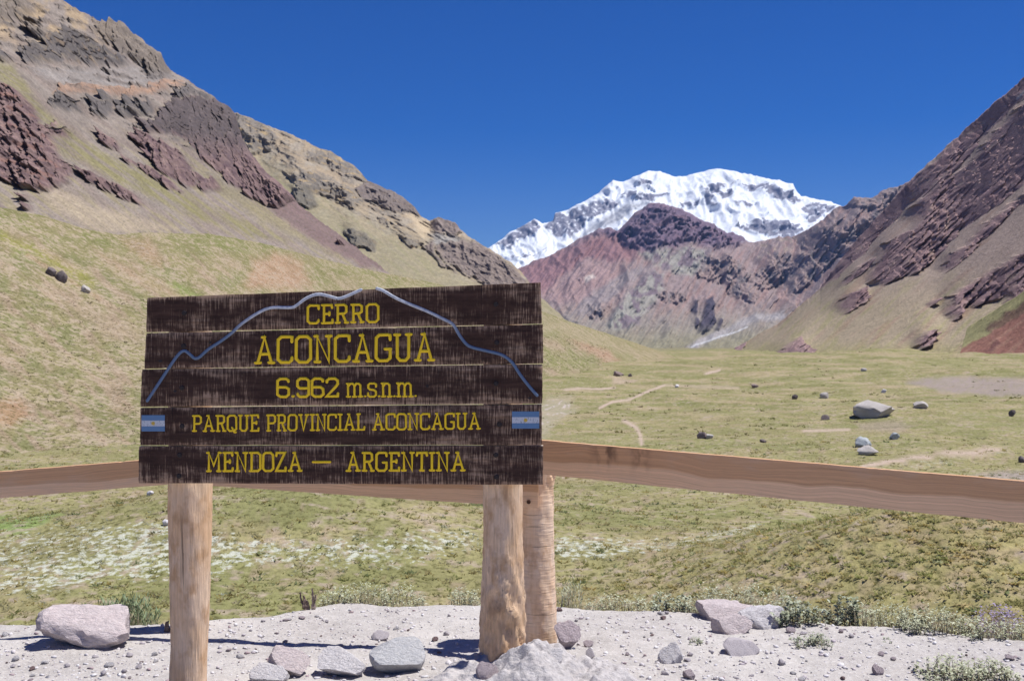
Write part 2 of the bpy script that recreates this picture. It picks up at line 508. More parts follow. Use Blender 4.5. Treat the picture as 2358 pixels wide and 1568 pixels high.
knob_rock = [Z7(p) for p in ([(1945, 1005), (1978, 970), (2055, 1000), (2085, 1045), (2050, 1062), (1955, 1055)],
                             [(1955, 1115), (2050, 1090), (2150, 1095), (2220, 1140), (2360, 1265), (2250, 1290), (2090, 1240), (2000, 1175)],
                             [(2100, 1230), (2230, 1160), (2370, 1260), (2420, 1380), (2200, 1300)], [(1900, 1110), (1950, 1090), (1960, 1150), (2060, 1230), (1990, 1200)])]
pale_rows = [Z7([(1060, 520), (1700, 840), (1700, 900), (1320, 860)])]
def pale_ledge(px, py):
    b = streak(px, py, 26 , 60, 8, 211, 4) + 0.35 * fbm(px / 40, py / 40, 3, 212)
    low = py - np.interp(px, [540, 700, 850, 1000, 1100], [300, 440, 520, 580, 640])
    return sstep(0.02, 0.26, b) * sstep(40, -40, low)
def pale_rockfn(wx, wy, px, py):
    return np.maximum(0.6 * pale_ledge(px, py), pale_rock0(wx, wy, px, py))
def pale_rock0(wx, wy, px, py):
    return broken(np.maximum(polys(wx, wy, pale_rock, 7), polys(wx, wy, knob_rock, 7)), 1.5 * crag(px, py, 24, 25, 15, 1.7, 5), 0.25, 0.6)
def pale_disp(px, py, wx, wy, rock):
    k = crag(px, py, 26, 20, 15, 1.8, 5)
    v = crag(px, py, 22, 75, 18, 1.5, 4)
    upper = polys(wx, wy, pale_rows, 14) * 0.45
    return np.maximum(rock, upper) * 36 * (0.6 * k + 0.5 * v - 0.15) + 14 * crag(px, py, 110, 45, 25, 1.5, 3) + 1.5 * fbm(px / 8, py / 8, 3, 3)
def pale_col(px, py, wx, wy, rock):
    c = np.broadcast_to(S(198, 178, 150), px.shape + (3,)).copy()
    c = mixc(c, S(196, 184, 166), sstep(-0.1, 0.3, fbm(px / 30, py / 16, 3, 41)) * 0.7)
    low = sstep(-30, 60, py - np.interp(px, [540, 700, 850, 1000, 1100], [300, 420, 500, 560, 640]))
    st = streak(px, py, 40, 90, 9, 19)
    c = mixc(c, S(180, 170, 138), low * 0.8)
    c = mixc(c, S(170, 162, 126), low * sstep(0.0, 0.3, st) * 0.8)
    lg = pale_ledge(px, py)
    c = mixc(c, S(172, 160, 144), lg * 0.7)
    c = mixc(c, S(142, 134, 124), lg * sstep(0.0, 0.3, fbm(px / 8, py / 6, 3, 213)) * 0.6)
    p = polys(wx, wy, pale_rock, 6)
    c = mixc(c, S(160, 150, 138), p * 0.85)
    c = mixc(c, S(214, 186, 140), p * sstep(0.1, 0.35, streak(px, py, 15, 30, 6, 23)) * 0.8)
    c = mixc(c, S(140, 133, 120), polys(wx, wy, pale_rock[4:6], 5) * 0.85)
    c = mixc(c, S(150, 136, 130), polys(wx, wy, pale_rock[2:3], 5) * 0.85)
    kb = polys(wx, wy, knob_rock, 6)
    c = mixc(c, S(166, 150, 142), kb * 0.9)
    c = mixc(c, S(138, 124, 120), kb * sstep(0.0, 0.3, streak(px, py, 12, 40, 6, 29)) * 0.7)
    c = mixc(c, S(190, 184, 176), polymask(wx, wy, Z7([(1940, 1058), (2040, 1065), (2070, 1090), (1960, 1108)]), 5) * 0.9)
    c = mixc(c, S(228, 206, 172), polymask(wx, wy, Z7([(1830, 972), (1940, 1000), (1935, 1040), (1910, 1090), (1870, 1020)]), 7) * 0.9)
    return c * (1 + 0.16 * st[..., None] + 0.2 * fbm(px / 6, py / 6, 3, 39)[..., None])
M_pale = terrain_mat('pale_rock', 4.5, 1.6, 0.3)
landform('pale_ridge', 470, 1350, 460, 210, pale_ridge, [(470, 640), (900, 690), (1100, 720), (1350, 800)],
         [(470, 1150), (900, 1000), (1350, 1100)], [(470, 2000), (850, 1900), (1010, 1750), (1130, 1500), (1350, 1250)],
         pale_rockfn, pale_disp, pale_col, M_pale, jag=4.0, jseed=11, steep=0.68)

# ---- big left mountain
left_ridge = [(-120, -160), (0, -80), (60, -45), (120, -12), (150, 5), (200, 33), (232, 52), (250, 58), (256, 46), (268, 54), (286, 56), (303, 76), (330, 94), (340, 108),
              (358, 118), (376, 128), (384, 150), (396, 163), (430, 184), (470, 209), (507, 236), (530, 250), (545, 268), (556, 310), (575, 350), (606, 388), (640, 420),
              (668, 446), (690, 474), (740, 512), (800, 556), (860, 600), (900, 632), (960, 668)]
LR = {
 'top': Z7([(-60, -60), (120, -10), (160, 55), (110, 112), (60, 110), (0, 118), (-60, 110)]),
 'dark': Z7([(135, 245), (200, 225), (270, 190), (330, 160), (400, 176), (450, 212), (520, 248), (600, 290), (560, 303), (480, 292), (420, 303), (330, 275), (260, 290), (180, 302), (138, 292)]),
 'darkl': Z7([(0, 255), (60, 262), (80, 285), (0, 285)]),
 'summit': Z7([(435, 155), (490, 90), (545, 95), (605, 145), (660, 208), (745, 245), (790, 315), (745, 352), (690, 335), (620, 292), (560, 252), (520, 205), (460, 182)]),
 'mid0': Z7([(150, 140), (230, 150), (240, 175), (170, 175)]),
 'g1': Z7([(240, 472), (300, 438), (372, 468), (384, 512), (340, 518), (262, 492)]),
 'g2': Z7([(425, 472), (500, 440), (525, 470), (510, 545), (430, 525)]),
 'g3': Z7([(535, 480), (600, 455), (695, 488), (695, 522), (570, 535)]),
 'g4': Z7([(790, 445), (860, 402), (915, 420), (960, 450), (840, 452)]),
 'main': Z7([(745, 512), (820, 472), (930, 478), (1012, 462), (1075, 520), (1090, 600), (1140, 690), (1220, 750), (1290, 810), (1345, 890), (1280, 925), (1200, 932), (1130, 885), (1040, 835), (1000, 785), (920, 725), (860, 645), (760, 602), (680, 602), (645, 560), (740, 552)]),
 'spur': Z7([(605, 612), (680, 622), (740, 655), (820, 698), (872, 770), (910, 845), (850, 858), (790, 815), (720, 765), (665, 685), (618, 645)]),
 'spur2': Z7([(890, 800), (980, 828), (1015, 862), (930, 866)]),
 'mass': Z7([(-80, 370), (0, 385), (60, 405), (115, 448), (165, 500), (195, 560), (245, 598), (255, 640), (275, 700), (340, 765), (325, 825), (262, 855), (190, 865), (100, 842), (0, 795), (-80, 760)]),
 'm2': Z7([(235, 578), (300, 586), (314, 634), (258, 622)]), 'm3': Z7([(455, 606), (535, 648), (545, 694), (480, 652)]),
 's1': Z7([(365, 766), (450, 806), (530, 846), (600, 866), (655, 922), (590, 914), (520, 874), (430, 834)]),
 's2': Z7([(585, 726), (650, 756), (740, 796), (835, 872), (760, 854), (690, 804)]),
 'd1': Z7([(110, 895), (145, 895), (145, 910), (112, 908)]), 'd2': Z7([(115, 930), (155, 934), (150, 948), (118, 944)]), 'd3': Z7([(1520, 1085), (1550, 1095), (1548, 1105), (1524, 1098)]),
}
orange = Z7([(240, 425), (300, 392), (420, 386), (560, 408), (700, 382), (825, 360), (835, 392), (700, 420), (560, 444), (450, 434), (330, 430)])
band = Z7([(140, 318), (600, 298), (770, 340), (820, 365), (560, 405), (300, 388), (200, 360)])
greenstrip = Z7([(-40, 285), (60, 300), (110, 350), (190, 490), (330, 612), (560, 735), (760, 850), (1000, 955), (1320, 1090), (1200, 1080), (900, 990), (650, 870), (450, 770), (300, 690), (170, 545), (60, 410), (-40, 350)])
green2 = Z7([(900, 760), (960, 790), (1300, 1010), (1560, 1180), (1480, 1150), (1200, 1010), (1000, 880)])
purple_scree = Z7([(1195, 925), (1335, 895), (1450, 978), (1600, 1075), (1750, 1188), (1810, 1232), (1650, 1206), (1500, 1135), (1370, 1055), (1280, 995)])
tan_scree = Z7([(190, 850), (330, 880), (420, 930), (520, 950), (720, 1010), (800, 1035), (550, 1055), (420, 1040), (300, 970), (220, 920)])
def left_k(px, py):
    return 0.5 * crag(px, py, 30, 24, 2, 1.7, 6) + 0.5 * crag(px, py, 24, 70, 6, 1.7, 5)
def left_ledge(px, py):
    b = streak(px, py, 12, 75, 9, 201, 4) + 0.3 * fbm(px / 55, py / 45, 3, 202)
    top = ipl(left_ridge, px)
    return sstep(0.10, 0.32, b) * sstep(330, 90, py - top) * sstep(480, 330, py)
def left_rockfn(wx, wy, px, py):
    r = polys(wx, wy, list(LR.values()), 9)
    return np.maximum.reduce([0.6 * left_ledge(px, py), broken(r, left_k(px, py) * 1.5, 0.26, 0.72), 0.5 * polymask(wx, wy, orange, 5)])
def left_disp(px, py, wx, wy, rock):
    k = crag(px, py, 30, 24, 2, 1.7, 6)
    v = crag(px, py, 24, 70, 6, 1.7, 5)
    f = crag(px, py, 10, 40, 16, 1.5, 3)
    rill = streak(px, py, 38, 160, 11, 44, 3)
    d = polymask(wx, wy, LR['dark'], 8)
    g = crag(px, py, 17, 58, 61, 1.6, 4)
    h = rock * (6 + 46 * k * (0.5 + 0.5 * v) + 42 * (v - 0.25) + 30 * (g - 0.3) + 16 * f) + d * 14 * v
    return h + 4.5 * rill * (1 - rock) + 14 * crag(px, py, 150, 40, 51, 1.6, 3) + 2.6 * fbm(px / 9, py / 9, 3, 13)
def left_col(px, py, wx, wy, rock):
    st = streak(px, py, 37, 130, 9, 26)
    c = np.broadcast_to(S(180, 166, 154), px.shape + (3,)).copy()
    c = mixc(c, S(172, 154, 142), sstep(-0.2, 0.3, streak(px, py, 37, 200, 24, 61)) * 0.7)
    c = mixc(c, S(212, 184, 144), sstep(140, 60, py) * sstep(-0.2, 0.3, fbm(px / 40, py / 40, 3, 62)) * 0.7)
    c = mixc(c, S(180, 172, 166), polymask(wx, wy, band, 12) * (0.65 + 0.5 * streak(px, py, 8, 60, 5, 63)))
    low = sstep(250, 420, py)
    c = mixc(c, S(172, 160, 124), low * sstep(-0.05, 0.3, st + 0.25 * fbm(px / 70, py / 70, 2, 64)) * 0.75)
    c = mixc(c, S(164, 156, 110), polymask(wx, wy, greenstrip, 10) * sstep(-0.5, 0.2, st) * 0.85)
    c = mixc(c, S(172, 160, 124), polymask(wx, wy, green2, 10) * 0.7)
    c = mixc(c, S(204, 186, 160), polymask(wx, wy, tan_scree, 12) * 0.8)
    c = mixc(c, S(152, 128, 124), polymask(wx, wy, purple_scree, 9) * (0.9 + 0.2 * st))
    c = mixc(c, S(206, 168, 142), polymask(wx, wy, orange, 5) * (0.8 + 0.5 * fbm(px / 8, py / 8, 3, 65)))
    lg = left_ledge(px, py)
    c = mixc(c, S(160, 148, 138), lg * 0.75)
    c = mixc(c, S(134, 126, 120), lg * sstep(0.0, 0.3, fbm(px / 9, py / 6, 3, 203)) * 0.6)
    g = polys(wx, wy, [LR[q] for q in ('top', 'summit', 'mid0')], 6)
    c = mixc(c, S(166, 152, 138), g * 0.85)
    g = polys(wx, wy, [LR[q] for q in ('dark', 'darkl', 'g1', 'g2', 'g3', 'g4')], 5)
    g = np.maximum(broken(g, left_k(px, py) * 1.5), 0.35 * g)
    c = mixc(c, S(138, 130, 126), g * 0.95)
    c = mixc(c, S(172, 158, 140), g * sstep(0.1, 0.4, streak(px, py, 6, 40, 6, 82)) * 0.6)
    c = mixc(c, S(196, 166, 130), polymask(wx, wy, LR['dark'], 5) * sstep(0.1, 0.4, fbm(px / 10, py / 16, 3, 67)) * 0.5)
    K0 = left_k(px, py)
    p = polys(wx, wy, [LR[q] for q in ('main', 'spur', 'spur2', 'mass', 'm2', 'm3', 's1', 's2', 'd1', 'd2', 'd3')], 7)
    p = np.maximum(broken(p, K0 * 1.5, 0.26, 0.7), 0.4 * p)
    c = mixc(c, S(150, 124, 124), p * 0.92)
    c = mixc(c, S(168, 140, 134), p * sstep(0.5, 0.8, K0 * 1.5) * 0.7)
    c = mixc(c, S(122, 98, 104), p * sstep(0.0, 0.3, fbm(px / 18, py / 10, 3, 81)) * 0.6)
    c = mixc(c, S(188, 160, 150), p * sstep(0.08, 0.34, streak(px, py, 55, 34, 6, 83)) * 0.65)
    c = mixc(c, S(122, 114, 112), polymask(wx, wy, LR['main'], 5) * sstep(400, 300, py) * 0.8)
    c = mixc(c, S(180, 138, 124), polymask(wx, wy, LR['mass'], 6) * sstep(0.05, 0.35, fbm(px / 26, py / 16, 3, 68)) * 0.7)
    spk = sstep(0.36, 0.5, fbm(px / 4, py / 4, 2, 69)) * low * (1 - p)
    c = mixc(c, S(110, 112, 78), spk * 0.5)
    return c * (1 + 0.2 * st[..., None] + 0.22 * fbm(px / 5, py / 5, 3, 70)[..., None])
M_left = terrain_mat('left_rock', 2.6, 1.0, 0.3)
landform('left_mountain', -110, 955, 560, 335, left_ridge, [(-110, 560), (300, 600), (700, 650), (955, 690)],
         [(-110, 330), (200, 380), (500, 520), (955, 900)], [(-110, 620), (200, 760), (545, 1050), (700, 1050), (955, 1000)],
         left_rockfn, left_disp, left_col, M_left, jag=4.5, jseed=17, steep=0.68)

# ---- right mountain, tilted strata
right_ridge = [(1560, 880), (1630, 840), (1657, 823), (1716, 786), (1791, 743), (1844, 700), (1887, 664), (1930, 603), (1973, 550), (2032, 485), (2086, 423),
               (2150, 365), (2200, 318), (2250, 272), (2300, 228), (2358, 176), (2440, 100), (2560, 20)]
def ZR(pts):
    return [(1841 + x * 0.4286, 155 + y * 0.4286) for x, y in pts]
right_rock = [ZR(p) for p in (
    [(105, 1195), (160, 1090), (260, 960), (330, 860), (420, 790), (560, 640), (700, 530), (850, 360), (1000, 220), (1206, 20), (1500, -200), (1500, 100), (1206, 130), (1100, 260), (960, 400), (830, 560), (700, 660), (560, 760), (430, 900), (330, 1000), (240, 1090)],
    [(350, 1160), (400, 1060), (430, 960), (560, 900), (640, 830), (760, 800), (860, 860), (760, 980), (700, 1050), (590, 1110), (440, 1170)],
    [(560, 800), (700, 660), (860, 560), (1000, 400), (1130, 250), (1500, 20), (1500, 420), (1206, 620), (1050, 740), (930, 830), (800, 920), (740, 1000), (700, 880), (620, 840)],
    [(745, 1090), (790, 1020), (880, 960), (1000, 860), (1010, 900), (950, 940), (850, 1040), (780, 1105)],
    [(940, 900), (1010, 830), (1100, 760), (1206, 690), (1400, 600), (1400, 660), (1206, 730), (1100, 790), (1000, 900), (960, 940)],
    [(220, 1160), (300, 1080), (370, 1040), (390, 1070), (310, 1120), (240, 1175)],
    [(200, 1270), (240, 1230), (320, 1200), (345, 1245), (290, 1300), (230, 1330)],
    [(775, 1240), (860, 1190), (950, 1140), (1040, 1090), (1206, 990), (1400, 900), (1400, 1150), (1206, 1200), (1090, 1275), (1060, 1240), (980, 1280), (860, 1280), (820, 1360), (765, 1335), (800, 1260)],
    [(590, 1510), (620, 1460), (670, 1425), (705, 1445), (690, 1480), (640, 1510)],
    [(-400, 1600), (-340, 1560), (-270, 1540), (-300, 1590)], [(-180, 1590), (-130, 1540), (-30, 1460), (60, 1530), (30, 1560), (-120, 1590)],
    [(-430, 1560), (-380, 1510), (-320, 1470), (-290, 1480), (-350, 1540)], [(680, 1270), (705, 1265), (700, 1290)])]
def right_rockfn(wx, wy, px, py):
    r = polys(wx, wy, right_rock, 5)
    gaps = sstep(0.30, 0.5, streak(px, py, -44, 150, 16, 36, 3))
    return broken(r, 1.5 * (0.65 * crag(px, py, 19, -44, 22, 5.0, 6) + 0.35 * crag(px, py, 30, 62, 27, 1.6, 5)), 0.24, 0.56) * (1 - 0.7 * gaps)
def right_disp(px, py, wx, wy, rock):
    k = crag(px, py, 19, -44, 22, 5.0, 6)
    v = crag(px, py, 30, 62, 27, 1.6, 5)
    f = crag(px, py, 8, -44, 37, 3.5, 3)
    return rock * (6 + 80 * (0.75 * k + 0.4 * v - 0.1) + 14 * f) + 16 * crag(px, py, 120, -50, 29, 1.6, 3) + 1.6 * streak(px, py, -46, 120, 10, 47) + 2.0 * fbm(px / 8, py / 8, 3, 30)
def right_col(px, py, wx, wy, rock):
    st = streak(px, py, -46, 120, 10, 46)
    c = np.broadcast_to(S(200, 178, 164), px.shape + (3,)).copy()
    g = sstep(580, 730, py)
    c = mixc(c, S(196, 180, 150), g * 0.8)
    c = mixc(c, S(178, 170, 124), g * sstep(0.0, 0.35, st + 0.5 * fbm(px / 60, py / 60, 2, 48)) * 0.7)
    c = mixc(c, S(190, 158, 140), sstep(0.1, 0.4, streak(px, py, -40, 200, 22, 49)) * 0.6)
    c = mixc(c, S(182, 174, 124), sstep(776, 822, wy) * 0.75)
    r = polys(wx, wy, right_rock, 5)
    kk = sstep(0.3, 0.7, rock + 0.25 * r)
    c = mixc(c, S(206, 176, 168), r * 0.85)
    c = mixc(c, S(184, 152, 152), r * kk * 0.8)
    c = mixc(c, S(216, 188, 172), r * sstep(0.12, 0.34, streak(px, py, -44, 90, 8, 52)) * sstep(-0.1, 0.3, fbm(px / 30, py / 30, 2, 53)) * 0.8)
    c = mixc(c, S(144, 116, 122), r * sstep(0.05, 0.4, fbm(px / 34, py / 34, 3, 54)) * 0.7)
    c = mixc(c, S(216, 206, 204), linemask(px, py, ZR([(1110, 215), (1160, 165), (1215, 105)]), 2.2, 1.2))
    return c * (1 + 0.14 * st[..., None] + 0.2 * fbm(px / 5, py / 5, 3, 58)[..., None])
M_right = terrain_mat('right_rock', 3.2, 1.3, 0.3)
landform('right_mountain', 1570, 2500, 520, 310, right_ridge, [(1570, 890), (1660, 850), (1760, 836), (1900, 826), (2500, 836)],
         [(1570, 1500), (1660, 1250), (1800, 900), (2000, 700), (2500, 520)], [(1570, 1600), (1716, 1750), (1887, 1600), (2086, 1380), (2358, 1120), (2500, 1000)],
         right_rockfn, right_disp, right_col, M_right, jag=4.5, jseed=23, steep=0.68)

# ---- red spur at the lower right
spur_ridge = [(2120, 830), (2145, 808), (2180, 785), (2220, 758), (2300, 708), (2358, 670), (2480, 590)]
def spur_rock(wx, wy, px, py):
    return 0.55 * polys(wx, wy, [ZR([(1000, 1400), (1120, 1310), (1260, 1220), (1260, 1280), (1120, 1370), (1020, 1420)]), ZR([(1000, 1530), (1050, 1465), (1075, 1480), (1030, 1530)])], 5)
def spur_col(px, py, wx, wy, rock):
    st = streak(px, py, -38, 90, 9, 86)
    c = np.broadcast_to(S(184, 178, 128), px.shape + (3,)).copy()
    edge = np.interp(px, [2120, 2180, 2250, 2358, 2480], [840, 818, 782, 716, 640])
    c = mixc(c, S(182, 132, 116), sstep(-3, 6, wy - edge))
    c = mixc(c, S(190, 150, 128), sstep(-3, 6, wy - edge) * sstep(0, .3, st) * 0.7)
    c = mixc(c, S(140, 100, 96), rock * 1.4)
    return c * (1 + 0.2 * st[..., None] + 0.15 * fbm(px / 5, py / 5, 3, 87)[..., None])
landform('red_spur', 2125, 2480, 190, 90, spur_ridge, [(2125, 842), (2480, 846)], [(2125, 640), (2480, 480)], [(2125, 760), (2300, 690), (2480, 620)],
         spur_rock, lambda px, py, wx, wy, rock: rock * 25 * crag(px, py, 20, -40, 88, 2, 4) + 3 * fbm(px / 20, py / 12, 4, 89), spur_col, M_right, jag=1.5, jseed=29)

# ---- grassy hill on the left, running behind the sign down to the valley
hill_ridge = [(-140, 462), (0, 478), (90, 495), (200, 528), (270, 540), (330, 537), (480, 539), (600, 560), (700, 586), (800, 610), (870, 626), (1000, 652), (1100, 680), (1250, 717),
              (1330, 746), (1420, 775), (1500, 802), (1600, 838), (1700, 860)]
def ZH(pts):
    return [(x * 0.2557, 465 + y * 0.2557) for x, y in pts]
def hill_disp(px, py, wx, wy, rock):
    g = linemask(px, py, [(60, 560), (110, 610), (215, 668), (300, 730), (360, 790)], 10, 10)
    g2 = linemask(px, py, [(270, 545), (330, 600), (400, 650), (470, 690)], 22, 22)
    big = fbm(px / 150, py / 110, 3, 94)
    near = sstep(600, 1000, py)
    hum = np.exp(-((px - 520) / 170) ** 2 - ((py - 600) / 55) ** 2)
    hum2 = np.exp(-((px - 120) / 150) ** 2 - ((py - 560) / 60) ** 2)
    return 34 * big - 8 * g - 34 * g2 + 30 * hum + 22 * hum2 + 1.5 * fbm(px / 16, py / 9, 3, 95)
def hill_col(px, py, wx, wy, rock):
    n1 = fbm(px / 90, py / 60, 4, 96); n2 = streak(px, py, 40, 120, 26, 97)
    near = sstep(560, 1000, py)
    sx = 4 + 5 * near; sy = 2.6 + 2.4 * near
    fine = fbm(px / sx, py / sy, 3, 98)
    c = np.broadcast_to(S(170, 160, 116), px.shape + (3,)).copy()
    c = mixc(c, S(152, 152, 104), sstep(-0.15, 0.35, n1) * 0.75)
    c = mixc(c, S(196, 170, 146), sstep(0.0, 0.34, n2) * 0.75)
    crest = py - ipl(hill_ridge, px)
    c = mixc(c, S(150, 152, 94), sstep(90, 10, crest) * sstep(-0.5, 0.3, n1 + 0.5 * n2) * 0.7)
    W = lambda q, s=16: polymask(px + 1.6 * (wx - px), py + 1.6 * (wy - py), q, s)
    c = mixc(c, S(178, 174, 88), W(ZH([(0, 280), (250, 380), (420, 470), (700, 620), (860, 720), (800, 740), (560, 600), (300, 460), (0, 340)])) * 0.8)
    c = mixc(c, S(154, 172, 96), W(ZH([(1480, 730), (1600, 730), (1790, 830), (1620, 850)]), 10) * 0.8)
    c = mixc(c, S(152, 162, 96), W(ZH([(100, 420), (350, 480), (330, 520), (150, 470)]), 12) * 0.6)
    c = mixc(c, S(202, 168, 138), W(ZH([(1080, 330), (1350, 350), (1460, 480), (1440, 600), (1250, 480)]), 18) * 0.75)
    c = mixc(c, S(206, 166, 138), W([(566, 660), (585, 605), (640, 584), (690, 605), (720, 650), (650, 670)], 16) * 0.8)
    c = mixc(c, S(196, 172, 146), W(ZH([(420, 720), (600, 820), (1250, 1150), (1320, 1300), (1000, 1230), (700, 1010), (500, 860)]), 20) * 0.75)
    c = mixc(c, S(206, 164, 132), W([(-20, 915), (40, 920), (68, 960), (20, 985), (-20, 975)], 12) * 0.7)
    c = mixc(c, S(200, 172, 140), W(ZH([(850, 430), (1150, 560), (1500, 780), (1700, 860), (1500, 840), (1100, 680)]), 18) * 0.65)
    c = mixc(c, S(192, 176, 142), W([(1240, 720), (1330, 752), (1440, 800), (1560, 832), (1480, 822), (1360, 788), (1250, 760)], 10) * 0.7)
    c = mixc(c, S(202, 160, 136), W([(1320, 782), (1360, 794), (1404, 811), (1430, 833), (1393, 833), (1358, 816)], 10) * 0.8)
    c = mixc(c, S(150, 154, 92), W([(1250, 800), (1330, 815), (1380, 842), (1300, 850), (1250, 840)], 10) * 0.7)
    c = mixc(c, S(190, 160, 128), linemask(wx, wy, [(70, 588), (105, 612), (180, 656), (230, 690)], 3, 3) * 0.8)
    return c
M_grass = grass_mat('grassland', (0.36, 0.285, 0.21), 1.0)
HILL = landform('grassy_hill', -130, 1690, 560, 250, hill_ridge, [(-130, 1300), (0, 1260), (100, 1235), (320, 1165), (600, 1090), (900, 990), (1250, 930), (1450, 880), (1600, 862), (1690, 880)],
         [(-130, 85), (0, 92), (320, 105), (600, 130), (900, 190), (1250, 290), (1450, 480), (1600, 640), (1690, 760)],
         [(-130, 215), (0, 225), (320, 260), (480, 290), (700, 350), (870, 420), (1250, 560), (1450, 680), (1600, 780), (1690, 860)],
         lambda wx, wy, px, py: np.zeros(px.shape), hill_disp, hill_col, M_grass, jag=0.8, jseed=31, steep=0.0, back=0.25)

# ------------------------------------------------------------------ meadow
def meadow_z(X, Y):
    z = np.interp(Y, [8, 30, 45, 70, 100, 150, 250, 400, 700, 1600], [-9, -9.4, -9.4, -9.6, -10.2, -11, -11.6, -11.6, -12, -14])
    r = X / np.maximum(Y, 1)
    z = z + 3.4 * sstep(0.05, 0.36, r) * sstep(180, 620, Y) + 2.0 * sstep(0.1, 0.4, r) * sstep(90, 180, Y)
    z = z + 4.9 * np.exp(-((X - 18.5) / 10.0) ** 2 - ((Y - 43) / 12.5) ** 2)
    z = z + 3.2 * np.exp(-((X + 13) / 15) ** 2 - ((Y - 62) / 12) ** 2)
    z = z - 1.2 * np.exp(-((X + 40) / 16) ** 2 - ((Y - 78) / 10) ** 2)
    for hp, hy, hh, sx_, sy_ in ((1900, 430, 3.2, 48, 30), (2230, 300, 3.0, 34, 24), (1700, 360, 2.6, 34, 26), (2080, 560, 3.0, 70, 40), (1480, 520, 2.5, 60, 40), (2380, 480, 3.0, 50, 34), (1560, 240, 1.8, 22, 18), (1830, 215, 1.6, 24, 14), (2120, 170, 1.5, 18, 10), (1350, 330, 2.4, 30, 24), (1760, 620, 1.5, 60, 40)):
        z = z + hh * np.exp(-((X - (hp - CX) / F * hy) / sx_) ** 2 - ((Y - hy) / sy_) ** 2)
    z = z + 2.0 * fbm(X / 48, Y / 60, 3, 124) * sstep(400, 560, Y)
    z = z + 0.55 * fbm(X / 14, Y / 14, 4, 120) * sstep(20, 50, Y) + 2.0 * fbm(X / 60, Y / 45, 4, 121) * sstep(90, 240, Y) + 2.2 * fbm(X / 90, Y / 150, 3, 122) * sstep(200, 500, Y)
    z = z + 1.9 * np.abs(fbm(X / 34, Y / 44, 3, 123)) * sstep(110, 260, Y) * sstep(900, 500, Y)
    return z

def px_of(X, Y, Z):
    return CX + X / Y * F, CY - (Z - EYE) / Y * F

